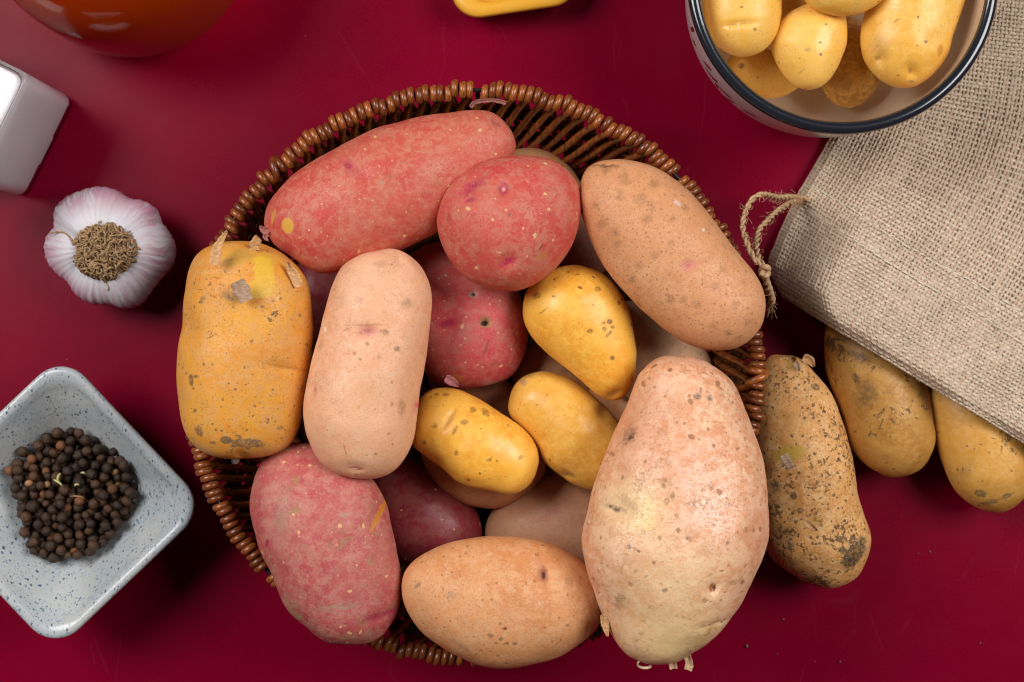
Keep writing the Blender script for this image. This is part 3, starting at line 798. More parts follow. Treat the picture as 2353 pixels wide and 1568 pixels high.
# shreds of peel
flake(orange, [(497,610),(505,590),(515,568),(535,536)], .40, 11.0, M_peel_tan, .2, .05, 1)
flake(orange, [(585,575),(592,562),(604,550)], .36, 9.9, M_peel_tan, .2, .3, 2, True)
flake(orange, [(690,660),(683,640),(673,622),(668,605)], .4, 9.9, M_peel_tan, .25, .2, 3)
flake(orange, [(572,693),(562,672),(551,648)], .60, 11.22, M_peel_grey, .06, .14, 4, True)
flake(lred, [(1083,257),(1092,247),(1112,243),(1140,243),(1163,250)], .15, 10.0, M_peel_dred, .25, .2, 5, True)
flake(lred, [(622,520),(612,532),(604,522)], .3, 8.9, M_peel_red, .2, .2, 6)
flake(lred, [(622,530),(614,545),(622,556)], .22, 8.6, M_peel_red, .2, .1, 7)
flake(hred, [(1025,868),(1040,876),(1056,886)], .38, 7.3, m_peel("pink_peel", (.62, .22, .22)), .2, .1, 9)
flake(big, [(1386,1410),(1389,1432),(1394,1455)], .3, 10.6, M_peel_tan, .25, .1, 10)
flake(big, [(1560,1500),(1548,1515),(1545,1532)], .3, 10.2, M_peel_dtan, .3, .1, 12, True)
flake(big, [(1575,1500),(1580,1515),(1576,1533)], .32, 10.3, M_peel_dtan, .3, .15, 13, True)
a_ = np.linspace(R(20), R(330), 16)
V, F = tube([W(1482+17*math.cos(a), 1526-9*math.sin(a), 10.3+.1*math.sin(a)) for a in a_], .07, 6, flat=.5)
obj("peel_curl", V, F, m_peel("pale_peel", (.78, .58, .38)), big)
V, F = tube(catmull([W(1150,835,0+12.6-1.3), W(1157,829,11.4)], 3), .01, 4)
# stem stubs
def stub(parent, dx, dy, z, r, mat, seed=0):
    n = 10; V = []; F = []
    c = np.array(W(dx, dy, z))
    r_ = random.Random(seed)
    for i in range(6):
        for k in range(n):
            a = 2*math.pi*k/n; b = math.pi*(i+.5)/6
            q = r*(1+r_.uniform(-.28, .28))
            V.append(c + np.array([q*math.sin(b)*math.cos(a), q*math.sin(b)*math.sin(a), q*math.cos(b)*.7]))
    for i in range(5):
        for k in range(n):
            l = (k+1) % n
            F.append((i*n+k, (i+1)*n+k, (i+1)*n+l, i*n+l))
    F.append(tuple(range(n))); F.append(tuple(5*n+k for k in range(n))[::-1])
    return obj("stem_stub", V, F, mat, parent)
stub(orange, 541, 1056, 8.9, .2, M_soil, 1)

# ------------------------------------------------------------------ potatoes on the table by the sack
GS = "soil-flecked potatoes spilling from the sack"
mud = potato([(1770,820),(1800,817),(1832,821),(1858,842),(1887,877),(1910,910),(1928,953),(1945,1006),(1962,1056),(1966,1100),(1972,1147),(1980,1180),(1992,1210),(1998,1243),(1991,1282),(1971,1320),(1939,1341),(1900,1348),(1862,1338),(1813,1314),(1769,1279),(1745,1220),(1735,1140),(1730,1040),(1733,930),(1745,855)], 2.5, 'muddy',
       "mud-speckled brown potato with a grey scab at its lower end, beside the basket", GS, hr=.9, seed=22, lump=.12, nu=100, nv=120,
       feats=[(1815,1042,36,18,12,(.58,.36,.06),.2,.3,.9), (1868,1190,16,8,-20,(.52,.28,.05),.3,.4,.8), (1870,1272,26,5,5,(.50,.28,.05),.5,.5,.7), (1966,1274,22,42,-32,(.13,.10,.075),.2,.42,1), (1960,1290,12,18,-32,(.05,.035,.025),.6,.9,.8), (1830,838,22,14,0,(.55,.33,.05),.3,.4,.7),
              (1822,1138,7,9,0,(.13,.11,.09),.2,.4,.95), (1935,1264,12,8,-20,(.16,.13,.10),.2,.4,.95), (1785,1120,12,14,0,(.14,.11,.09),.5,.6,.8), (1880,890,10,8,0,(.12,.1,.08),.3,.5,.9), (1836,1172,9,7,0,(.14,.12,.1),.3,.5,.9)],
       dents=[(1966,1274,20,.14, .8, 0), (1808,970,10,.1, 4, 8)])
flake(mud, [(1790,1042),(1800,1058),(1808,1072)], .38, 4.95, M_peel_grey, .08, .3, 16, True)
flake(mud, [(1842,1194),(1855,1204),(1868,1214)], .32, 5.2, M_peel_tan, .2, .2, 17)
flake(mud, [(1862,1272),(1868,1280)], .3, 4.9, M_peel_tan, .1, .2, 18)
flake(mud, [(1818,832),(1822,842),(1826,852)], .3, 4.3, M_peel_grey, .2, .2, 19)
flake(mud, [(1832,822),(1846,828),(1856,842)], .4, 4.0, M_peel_tan, .3, .2, 20)
flake(mud, [(1806,826),(1816,823)], .3, 4.2, M_peel_tan, .2, .2, 21)
potato([(1930,700),(1905,730),(1895,780),(1897,830),(1903,865),(1916,910),(1936,959),(1952,1012),(1983,1059),(2018,1085),(2050,1096),(2084,1090),(2117,1073),(2141,1035),(2148,997),(2143,950),(2130,890),(2095,800),(2040,735),(1980,700)], 2.2, 'earthy',
       "brownish potato half under the sack, between the mud-speckled one and the right-hand one", GS, hr=.95, seed=23,
       over=dict(c1=(.52, .25, .05), c2=(.42, .18, .035), c3=(.54, .28, .07)),
       feats=[(1990,905,22,30,0,(.10,.07,.05),.6,.9,.7), (1968,870,6,14,20,(.11,.08,.06),.3,.6,.9), (1975,820,24,10,-20,(.10,.07,.05),.6,.8,.7)])
potato([(2160,840),(2138,880),(2133,920),(2139,960),(2150,1008),(2165,1060),(2183,1108),(2208,1142),(2243,1167),(2282,1180),(2315,1175),(2345,1152),(2370,1110),(2378,1050),(2362,985),(2325,920),(2275,865),(2215,832)], 2.3, 'earthy',
       "yellowish potato under the sack's mouth, at the right edge of the photo", GS, hr=.92, seed=24,
       feats=[(2260,1136,14,8,-25,(.17,.145,.11),.2,.4,.95), (2285,1158,18,6,15,(.17,.14,.11),.3,.6,.85), (2318,1142,13,7,30,(.16,.135,.11),.3,.5,.9), (2225,1080,12,22,-20,(.28,.16,.07),.8,.8,.5)])

# ------------------------------------------------------------------ enamel bowl
bw = W(1937, -50, 8.5)
BX, BY = bw[0], bw[1]
bowl = empty("bowl", (BX, BY, .62), "round cream bowl with a black rim, filled with small yellow potatoes, resting on burlap", "bowl")
def m_bowl(name, c, rough=.22):
    n = NT(name)
    n.bs(Base_Color=n.mix(n.ss(n.noise(.6, 3), .4, .7), c, tuple(x*.93 for x in c)), Roughness=rough, Coat_Weight=.3, Coat_Roughness=.1)
    return n.m
M_in = m_bowl("cream_glaze", (.74, .57, .40)); M_out = m_bowl("white_glaze", (.62, .55, .54)); M_rim = simple("black_rim_enamel", (.012, .014, .02), .17, Coat_Weight=.5, Coat_Roughness=.05)
prof_out = catmull([(2.9, .62), (3.3, .66), (4.3, 1.25), (5.2, 2.6), (5.72, 4.2), (5.93, 6.0), (5.98, 7.4), (5.98, 8.36)], 6)
prof_in = catmull([(5.74, 8.36), (5.74, 7.2), (5.66, 5.8), (5.42, 4.2), (4.9, 2.8), (4.0, 1.6), (2.8, 1.08), (.02, .98)], 6)
V, F = lathe([tuple(p) for p in prof_out], 120, cx=BX, cy=BY); F.append(tuple(range(120))[::-1])
obj("outer_wall", V, F, M_out, bowl)
V, F = lathe([tuple(p) for p in prof_in], 120, cx=BX, cy=BY)
obj("inner_wall", V, F, M_in, bowl)
rim = [(5.92+.25*math.cos(a), 8.45+.22*math.sin(a)) for a in np.linspace(0, 2*math.pi, 17)]
V, F = lathe(rim, 140, cx=BX, cy=BY)
obj("rim", V, F, M_rim, bowl)
M_petal = simple("crimson_paint", (.22, .008, .012), .25)
def wall_r(z):
    return float(np.interp(z, prof_out[:, 1], prof_out[:, 0]))
for (ad, z0, ln, rot, wd) in [(196,6.6,1.0,80,.22),(200,5.8,.7,60,.2),(211,6.4,.9,50,.24),(214,5.7,.8,20,.22),(217,5.9,.8,70,.2),(219,5.2,.8,100,.2),(223,5.6,1.0,30,.26),(227,5.0,.9,60,.2),(183,6.8,.8,90,.22),(236,5.6,.9,40,.22)]:
    V = []; n = 14
    for k in range(n):
        a = 2*math.pi*k/n
        x = ln/2*math.cos(a); y = wd/2*math.sin(a)*(1+.4*math.cos(a))
        u = x*math.cos(R(rot))-y*math.sin(R(rot)); v = x*math.sin(R(rot))+y*math.cos(R(rot))
        z = z0+v; r = wall_r(z)+.012; an = R(ad)+u/r
        V.append((BX+r*math.cos(an), BY+r*math.sin(an), z))
    z = z0; r = wall_r(z)+.03
    V.append((BX+r*math.cos(R(ad)), BY+r*math.sin(R(ad)), z))
    obj("painted_petal", V, [(k, (k+1) % n, n) for k in range(n)], M_petal, bowl)
GY = "yellow potatoes in the cream bowl"
yo = dict(c1=(.87, .48, .085), c2=(.82, .41, .055), c3=(.88, .52, .12), blot=None)
potato([(1674,132),(1675,160),(1690,188),(1716,206),(1750,222),(1783,227),(1815,215),(1838,195),(1838,165),(1805,130),(1750,105),(1700,108)], 4.3, 'yellow',
       "small yellow potato low in the bowl, under the two leftmost ones, with a brown eye", GY, hr=.85, seed=51, over=yo,
       feats=[(1711,141,7,6,0,(.30,.13,.05),.5,.5,.9), (1711,141,3,3,0,(.5,.3,.2),.5,.3,.8)], dents=[(1711,141,7,.12)])
potato([(1890,130),(1884,180),(1896,218),(1919,239),(1946,248),(1976,240),(2002,218),(2018,185),(2010,130),(1990,70),(1945,40),(1905,70)], 3.6, 'yellow',
       "shaded yellow potato deep in the bowl, left of the largest one", GY, hr=.85, seed=52, over=dict(yo, c1=(.58, .29, .05), c2=(.50, .23, .035)),  # yellow skin darkened to stand in for shade inside the bowl
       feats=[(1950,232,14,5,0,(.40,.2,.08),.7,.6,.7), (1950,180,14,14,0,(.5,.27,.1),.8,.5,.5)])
potato([(1800,-60),(1780,0),(1800,50),(1850,70),(1895,45),(1905,-20),(1870,-70)], 4.8, 'yellow',
       "yellow potato between three upper ones in the bowl, only its dim shoulder showing", GY, hr=.85, seed=53, over=yo)
potato([(1612,-60),(1615,0),(1624,66),(1643,100),(1677,122),(1715,128),(1750,115),(1776,88),(1790,52),(1798,0),(1795,-70),(1760,-120),(1700,-135),(1645,-110)], 7.0, 'yellow',
       "yellow potato with a crease across it, leftmost in the bowl", GY, hr=.85, seed=54, over=yo,
       feats=[(1700,50,30,2,4,(.55,.30,.08),.7,.2,.8), (1701,56,3,9,0,(.75,.55,.3),.5,.2,.8), (1739,62,4,4,0,BROWN,.4,.5,.8), (1707,13,4,3,0,BROWN,.5,.5,.7)], dents=[(1700,51,6,.16, 6, 4)])
potato([(1796,44),(1780,75),(1774,104),(1790,153),(1817,190),(1857,207),(1892,198),(1919,164),(1940,112),(1946,66),(1936,25),(1890,0),(1838,15)], 6.6, 'yellow',
       "pale egg-shaped yellow potato pointing down, in the middle of the bowl", GY, hr=.88, seed=55, over=dict(yo, c1=(.88, .51, .10), c2=(.86, .45, .07)),
       feats=[(1866,203,14,5,0,(.35,.16,.08),.5,.5,.9), (1860,110,6,5,0,(.5,.28,.12),.6,.5,.8), (1851,155,8,2.5,40,(.5,.28,.1),.6,.4,.7)], dents=[(1866,205,9,.15)])
potato([(1830,-90),(1838,-25),(1868,17),(1909,31),(1943,34),(1987,24),(2028,0),(2060,-50),(2050,-110),(1980,-150),(1890,-140)], 8.0, 'yellow',
       "yellow potato cut by the photo's top edge, upper middle of the bowl", GY, hr=.8, seed=56, over=yo)
potato([(1998,-60),(1990,20),(1981,62),(1981,92),(1988,132),(2005,165),(2035,191),(2073,203),(2113,196),(2151,165),(2175,124),(2189,78),(2206,32),(2222,-20),(2222,-80),(2190,-140),(2120,-160),(2045,-130)], 7.0, 'yellow',
       "largest glossy yellow potato, at the right of the bowl", GY, hr=.85, seed=57, over=yo,
       feats=[(2030,124,6,5,-20,(.10,.06,.03),.4,.5,.9), (2035,127,18,10,0,(.66,.30,.03),.9,.4,.7), (2030,98,16,20,0,(.60,.32,.12),.8,.6,.6), (2103,154,4,6,20,(.10,.05,.03),.4,.5,.9), (2107,150,18,10,-30,(.66,.30,.03),.9,.4,.7), (2170,110,7,13,-10,(.60,.24,.03),.4,.3,.8), (2110,178,8,3,0,(.3,.15,.08),.5,.5,.7), (2063,45,8,2,30,BROWN,.5,.4,.7)],
       dents=[(2034,126,12,.2), (2104,158,12,.2, 1.4, -60), (2150,90,20,.08)])

potato([(2060,-60),(2040,0),(2050,60),(2095,95),(2140,70),(2155,10),(2140,-50),(2100,-85)], 4.3, 'yellow',
       "yellow potato hidden at the bottom of the bowl under the largest one", GY, hr=.85, seed=58, over=yo)
potato([(1700,-60),(1690,0),(1715,50),(1760,60),(1800,20),(1800,-50),(1760,-95)], 4.2, 'yellow',
       "yellow potato hidden at the bottom of the bowl under the creased one", GY, hr=.85, seed=59, over=yo)

# ------------------------------------------------------------------ burlap sack
D0 = np.array([1783., 672.])
_vs = np.linspace(0, 1100, 221)
_th = R(31.2) - R(25)*sstep(_vs, 230, 640)
_px = D0[0] + np.concatenate([[0], np.cumsum(np.sin(_th[:-1])*5.0)])
_py = D0[1] - np.concatenate([[0], np.cumsum(np.cos(_th[:-1])*5.0)])
def cloth_D(u, v):
    th_ = np.interp(v, _vs, _th)
    # left edge of the sack in picture pixels, relative to the path
    u0 = np.interp(v, [0, 25, 55, 140, 228, 360, 520, 1100], [22, -22, -50, -64, -72, -70, -60, -60])
    uu = u + u0
    return np.interp(v, _vs, _px) + uu*np.cos(th_), np.interp(v, _vs, _py) + uu*np.sin(th_)
def cloth_z(u, v):
    prof = .97 - .90*sstep(v, 170, 520) + .03*np.sin(v/55)
    S = .20 + .80*sstep(u, -5, 170)
    drop = sstep(u, -8, 22)
    wr = .10*np.sin(u/47+v/90) + .12*np.sin(u/34-v/47)+.10*np.sin(u/75+v/52+1) + .06*np.sin(v/31+u/160)
    # tunnel for the drawstring: a low double welt
    welt = .16*np.exp(-((v-222)/26)**2)
    z = .42 + (4.55*prof*S + wr*S)*drop + welt*drop
    z = z - .30*np.exp(-(v/14)**2)
    z = z + .28*np.exp(-((u-230)/90)**2)*np.exp(-(v/120)**2) + .25*np.exp(-((u-480)/80)**2)*np.exp(-(v/120)**2)
    return np.maximum(z, .16)
def cloth_P(u, v, dz=0.0):
    u = np.asarray(u, float); v = np.asarray(v, float)
    z = cloth_z(u, v)
    # slub: the threads are never quite straight
    dx, dy = cloth_D(u, v)
    s = (CAM_H - z)/FPX
    return np.stack([(dx-1176.5)*s, (784-dy)*s, z+dz], -1)
def m_thread(name, ca, cb):
    n = NT(name)
    a = n.noise(.9, 3, .6, vec=n.vmul(n.vec, (1, 1, 0)))
    b = n.noise(6, 5, .7)
    f = n.noise(30, 3, .7)
    c = n.mix(n.ss(a, .35, .65), ca, cb)
    c = n.mix(n.math('MULTIPLY', n.ss(b, .45, .68), .6), c, (.20, .115, .07))
    c = n.mix(n.math('MULTIPLY', n.ss(f, .5, .7), .35), c, (.80, .70, .52))
    n.bs(Base_Color=c, Roughness=.7, Specular_IOR_Level=.25)
    n.bs(Normal=n.bump(f, .6, .02))
    return n.m
M_weft = m_thread("cream_jute", (.66, .55, .42), (.59, .47, .345))
M_warp = m_thread("rosy_jute", (.60, .42, .31), (.55, .40, .29))
def m_back():
    n = NT("gap_shade_brown")
    n.bs(Base_Color=n.mix(n.noise(4, 4), (.38, .27, .20), (.46, .34, .26)), Roughness=.9, Specular_IOR_Level=.1)
    return n.m
so = W(2000, 560, 0)
sack = empty("burlap_sack", (so[0], so[1], .0), "open beige burlap sack lying under the bowl with a twine drawstring", "sack")
# added sheet behind the threads, its brown stands in for shade between them
us = np.linspace(2, 905, 110); vs = np.linspace(2, 1085, 120)
UU, VV = np.meshgrid(us, vs)
Pb = cloth_P(UU.ravel(), VV.ravel(), -.055)
F = []
for j in range(len(vs)-1):
    for i in range(len(us)-1):
        a = j*len(us)+i
        F.append((a, a+1, a+1+len(us), a+len(us)))
obj("gap_shade_sheet", Pb, F, m_back(), sack)
pitch_ = 8.8
nu_ = int(905/pitch_); nv_ = int(1085/pitch_)
def weave(name, along_u, mat, w, tk):
    V = []; F = []; base = 0
    lines = nv_ if along_u else nu_
    cross = nu_ if along_u else nv_
    r_ = np.random.default_rng(3 if along_u else 4)
    for L in range(lines+1):
        t = np.arange(0, cross*2+1)/2.0
        jig = r_.normal(0, .55)
        wob = jig*.6 + .4*np.sin(t*.21+r_.uniform(0, 6)) + np.interp(t, np.arange(0, cross+2, 3), r_.normal(0, .45, len(np.arange(0, cross+2, 3))))
        par = np.cos(math.pi*(t+L))            # +1 / -1 at the crossings
        hgt = .032*par*(1 if along_u else -1)
        if along_u: P_ = cloth_P(t*pitch_, np.maximum(L*pitch_+wob, 0))
        else: P_ = cloth_P(np.maximum(L*pitch_+wob, 0), t*pitch_)
        P_[:, 2] += hgt
        T = np.gradient(P_, axis=0); T /= np.linalg.norm(T, axis=1)[:, None]
        B_ = np.cross(T, np.array([0, 0, 1.0])); B_ /= np.linalg.norm(B_, axis=1)[:, None]+1e-9
        U_ = np.cross(B_, T)
        ww = w*(1+.13*np.interp(t, np.arange(0, cross+2, 2), r_.normal(0, 1, len(np.arange(0, cross+2, 2)))))*(1+r_.normal(0, .10))
        ww = np.clip(ww, w*.55, w*1.5)[:, None]
        q = np.stack([P_+B_*ww, P_+U_*tk+B_*ww*.35, P_+U_*tk-B_*ww*.35, P_-B_*ww, P_-U_*tk], 1).reshape(-1, 3)
        V.append(q)
        n_ = len(t)
        idx = np.arange(n_-1)
        for k in range(5):
            l = (k+1) % 5
            F.append(np.stack([base+idx*5+k, base+idx*5+l, base+(idx+1)*5+l, base+(idx+1)*5+k], 1))
        base += n_*5
    V = np.concatenate(V); F = np.concatenate(F)
    o = obj(name, V, F.tolist(), mat, sack)
    o["kind"] = "stuff"
    return o
weave("weft_threads", True, M_weft, .078, .034)
weave("warp_threads", False, M_warp, .076, .034)
# sewing lines of the drawstring tunnel
for v0, amp in ((194, 3.0), (249, 3.5)):
    mb = MB()
    u = 4.0
    while u < 880:
        ln = random.uniform(15, 26)
        t = np.linspace(0, 1, 6)
        vv = v0 + amp*math.sin(u/60) + random.uniform(-1.5, 1.5)
        P_ = cloth_P(u+t*ln, np.full(6, vv)+random.uniform(-2, 2)*t)
        P_[:, 2] += .05 + .07*np.sin(math.pi*t)
        V, F = tube(P_, .028, 5)
        mb.add(V, F)
        u += ln*random.uniform(1.0, 1.35)
    V, F = mb.get()
    obj("seam_stitching", V, F, simple("seam_thread", (.72, .66, .50), .6), sack)

# drawstring
def m_twine():
    n = NT("jute_twine")
    f = n.noise(14, 4, .7, vec=n.vmul(n.vec, (1, 1, 2)))
    n.bs(Base_Color=n.mix(n.ss(f, .35, .7), (.62, .40, .22), (.34, .19, .09)), Roughness=.7)
    n.bs(Normal=n.bump(f, .7, .03))
    return n.m
M_tw = m_twine()
def twine(pts, name="drawstring", r=.068, fuzz=60, fray=False):
    P_ = catmull(pts, 14)
    L = np.concatenate([[0], np.cumsum(np.linalg.norm(np.diff(P_, axis=0), axis=1))])
    s = np.linspace(0, L[-1], int(L[-1]/.05))
    P_ = np.stack([np.interp(s, L, P_[:, k]) for k in range(3)], 1)
    T, N, B_ = frames(P_)
    mb = MB()
    for ph in (0, math.pi):
        a = s*2*math.pi/.85 + ph
        Q = P_ + r*.85*(np.cos(a)[:, None]*N + np.sin(a)[:, None]*B_)
        V, F = tube(Q, r, 7); mb.add(V, F)
    for _ in range(fuzz):
        i = random.randrange(2, len(P_)-2)
        a = random.uniform(0, 6.28)
        d = math.cos(a)*N[i]+math.sin(a)*B_[i]
        ln = random.uniform(.15, .55)
        c = random.uniform(-1, 1)
        side = np.cross(d, T[i])
        pp = [P_[i]+d*r*.8 + (d*math.sin(t*1.5)*.6 + T[i]*c*t + side*math.sin(t*3+a)*.25)*ln for t in np.linspace(0, 1, 6)]
        V, F = tube(pp, .011, 3, caps=False); mb.add(V, F)
    if fray:
        for _ in range(60):
            d = T[-1] + rng.normal(0, .28, 3); ln = random.uniform(.25, .7)
            off = rng.normal(0, .06, 3)
            pp = [P_[-1]+off+d*ln*t + rng.normal(0, .01, 3) for t in np.linspace(-.5, 1, 5)]
            V, F = tube(pp, .014, 3, caps=False); mb.add(V, F)
    V, F = mb.get()
    return obj(name, V, F, M_tw, sack)
def cloth_h(dx, dy):
    px, py = cloth_D(UU.ravel(), VV.ravel())
    i = int(np.argmin((px-dx)**2+(py-dy)**2))
    return float(cloth_z(UU.ravel()[i], VV.ravel()[i]))
zc1 = cloth_h(1862, 462); zc2 = cloth_h(1845, 470)
twine([W(1866,462,zc1-.15), W(1856,459,zc1+.05), W(1838,455,zc1+.3), W(1812,453,max(zc1+.5, 3.2)), W(1786,454,4.2), W(1754,447,5.7), W(1730,457,6.1), W(1714,487,6.6), W(1707,522,7.2), W(1718,563,7.8), W(1733,593,8.1), W(1750,612,8.0)], fuzz=110)
twine([W(1858,468,zc2-.15), W(1842,464,zc2+.1), W(1821,464,max(zc2+.4, 2.8)), W(1792,481,3.9), W(1763,508,5.1), W(1744,531,5.8), W(1739,566,6.8), W(1745,596,7.6), W(1756,612,7.9)], fuzz=90)
kn = [W(1757+9*math.cos(a)*(1-.1*a/6), 619+6*a/6.28*1.6-8*math.sin(a), 8.1+.18*math.sin(a*1.5)) for a in np.linspace(0, 9.5, 22)]
V, F = tube(catmull(kn, 3), .115, 8)
obj("knot", V, F, M_tw, sack)
twine([W(1756,628,8.0), W(1761,648,7.6), W(1768,668,7.0), W(1773,688,6.4), W(1772,698,6.0)], name="frayed_end", r=.09, fuzz=20, fray=True)

# ------------------------------------------------------------------ garlic
g = [(103,568),(110,604),(133,635),(151,650),(174,681),(205,699),(231,703),(258,704),(287,710),(321,699),(351,663),(367,643),(392,609),(399,568),(385,532),(369,509),(357,481),(328,461),(298,454),(267,437),(231,430),(195,437),(154,455),(128,484),(123,522),(110,540)]
GZ = 2.1
gp = np.array([W(x, y, GZ)[:2] for x, y in g])
gc = np.array(W(247, 575, GZ)[:2])
gcl = catmull(gp, 8, closed=True) - gc
ga = np.arctan2(gcl[:, 1], gcl[:, 0]); gr = np.hypot(gcl[:, 0], gcl[:, 1])
o_ = np.argsort(ga); ga, gr = ga[o_], gr[o_]
def garlic_r(t):
    t = (t+math.pi) % (2*math.pi) - math.pi
    return np.interp(t, np.concatenate([ga-2*math.pi, ga, ga+2*math.pi]), np.tile(gr, 3))
seg = 160
tht = np.arange(seg)*2*math.pi/seg
rt = garlic_r(tht); rm = rt.mean()
V = []; F = []
rings = 56
for i in range(rings):
    f = i/(rings-1)
    b = R(4) + f*R(168)
    rad = math.sin(b)**.86
    zf = math.cos(b)
    lob = sstep(np.array(rad), .25, 1.0)
    r = rad*(rm + (rt-rm)*lob*1.22)
    z = GZ + (1.55 if zf > 0 else 2.0)*np.sign(zf)*abs(zf)**.95
    # cloves bulge between grooves, and the crown dips around the roots
    dip = -.35*math.exp(-((rad-.0)/.34)**2) if zf > 0 else 0
    zz = z + dip + 1.7*(rt/rm-1)*math.sin(math.pi*min(1, rad))*(1 if zf > 0 else 0)
    ridge = .018*np.sin(tht*47+2*np.sin(tht*5))*rad + .012*np.sin(tht*83+1.3)*rad
    V.append(np.stack([gc[0]+(r+ridge)*np.cos(tht), gc[1]+(r+ridge)*np.sin(tht), zz + ridge], 1))
V = np.concatenate(V)
V[:, 2] -= V[:, 2].min()
gtop = V[:seg, 2].mean()
for i in range(rings-1):
    for k in range(seg):
        l = (k+1) % seg
        F.append((i*seg+k, (i+1)*seg+k, (i+1)*seg+l, i*seg+l))
F.append(tuple(range(seg))); F.append(tuple((rings-1)*seg+k for k in range(seg))[::-1])
def m_garlic():
    n = NT("garlic_skin")
    sp = n.node('ShaderNodeSeparateXYZ'); n.put(sp.inputs[0], n.vec)
    x, y, z = sp.outputs
    an = n.math('ARCTAN2', y, x)
    r = n.math('SQRT', n.math('ADD', n.math('MULTIPLY', x, x), n.math('MULTIPLY', y, y)))
    cb = n.node('ShaderNodeCombineXYZ')
    wob = n.math('MULTIPLY', n.math('SUBTRACT', n.noise(.9, 3), .5), .35)
    n.put(cb.inputs[0], n.math('MULTIPLY', n.math('ADD', an, wob), 9.0)); n.put(cb.inputs[1], n.math('MULTIPLY', r, .35)); n.put(cb.inputs[2], n.math('MULTIPLY', z, .2))
    st = n.noise(1.5, 5, .7, vec=cb.outputs[0])
    st2 = n.noise(4.5, 3, .7, vec=cb.outputs[0], off=4)
    pm = n.noise(.55, 3, .5, off=2)
    edge = n.ss(r, 1.15, 2.75)
    c = n.mix(n.ss(pm, .4, .6), (.56, .52, .56), (.60, .58, .61))
    pk = n.math('MULTIPLY', n.math('MULTIPLY', edge, n.ss(n.math('ADD', n.math('MULTIPLY', st, .6), n.math('MULTIPLY', pm, .5)), .46, .62)), .85)
    c = n.mix(pk, c, (.43, .17, .26))
    tn = n.math('MULTIPLY', n.math('MULTIPLY', n.ss(r, 1.3, 2.2), n.ss(st2, .60, .70)), .6)
    c = n.mix(tn, c, (.58, .38, .22))
    c = n.mix(n.math('MULTIPLY', n.ss(r, 1.25, .8), .5), c, (.62, .45, .28))
    n.bs(Base_Color=c, Roughness=.42, Subsurface_Weight=.2, Subsurface_Scale=.004)
    b = n.bump(st, .5, .06)
    n.bs(Normal=n.bump(st2, .3, .03, b))
    return n.m
garlic = empty("garlic_bulb", (gc[0], gc[1], 0), "white and pink garlic bulb lying root side up, left of the basket", "garlic")
obj("bulb", V, F, m_garlic(), garlic)
def m_root():
    n = NT("dry_roots")
    f = n.noise(9, 4, .7)
    n.bs(Base_Color=n.mix(n.ss(f, .35, .68), (.44, .27, .13), (.20, .11, .05)), Roughness=.75)
    return n.m
M_root = m_root()
rc = np.array(W(243, 578, gtop))
mb = MB()
# core under the tangle
V = []; n = 24
for i in range(6):
    b = math.pi/2*(i+.3)/6
    for k in range(n):
        a = 2*math.pi*k/n
        V.append((rc[0]+1.36*math.sin(b)*math.cos(a), rc[1]+1.2*math.sin(b)*math.sin(a), gtop-.08+.62*math.cos(b)))
F = [(i*n+k, (i+1)*n+k, (i+1)*n+(k+1) % n, i*n+(k+1) % n) for i in range(5) for k in range(n)]
F.append(tuple(range(n)))
mb.add(V, F)
for q in range(300):
    a = random.uniform(0, 2*math.pi); rad = 1.36*math.sqrt(random.random())
    rad *= 1+.10*math.sin(3*a+.6)+.07*math.sin(5*a+2)
    x, y = rad*math.cos(a), rad*.88*math.sin(a)
    h = random.uniform(0, 6.28)
    pts = []
    tw = random.uniform(-1, 1)
    step = random.uniform(.045, .085)
    lift = random.uniform(.0, .26)
    for k in range(9):
        d = math.hypot(x/1.42, y/1.25)
        zz = gtop-.08+.62*math.sqrt(max(0, 1-min(1, d)**2)) + .05 + lift*math.sin(k/8*math.pi)
        pts.append((rc[0]+x, rc[1]+y, zz))
        tw += random.uniform(-.5, .5); tw = max(-1.1, min(1.1, tw))
        h += tw*.75
        if d > .98: h = math.atan2(-y, -x)+random.uniform(-1.2, 1.2)
        x += step*math.cos(h); y += step*math.sin(h)
    r0 = random.uniform(.032, .062)
    V, F = tube(pts, [r0*(1-.5*k/8) for k in range(9)], 5); mb.add(V, F)
for pts in ([(168,560),(160,545),(150,536),(138,533),(122,535),(112,539)], [(232,640),(243,648),(250,660),(246,668)], [(275,540),(284,530),(290,522)], [(318,570),(326,577),(332,576)], [(228,512),(235,506),(238,500)]):
    P_ = catmull([W(x, y, gtop-.08+.35*math.exp(-i)) for i, (x, y) in enumerate(pts)], 4)
    V, F = tube(P_, np.linspace(.055, .03, len(P_)), 6); mb.add(V, F)
for _ in range(24):
    c = np.array(W(308+random.gauss(0, 7), 645+random.gauss(0, 5), gtop-.62))
    P_ = [c+rng.normal(0, .08, 3)*[1, 1, .5] for _ in range(4)]
    V, F = tube(catmull(P_, 3), .045, 5); mb.add(V, F)
V, F = mb.get()
o = obj("root_tuft", V, F, M_root, garlic); o["kind"] = "stuff"

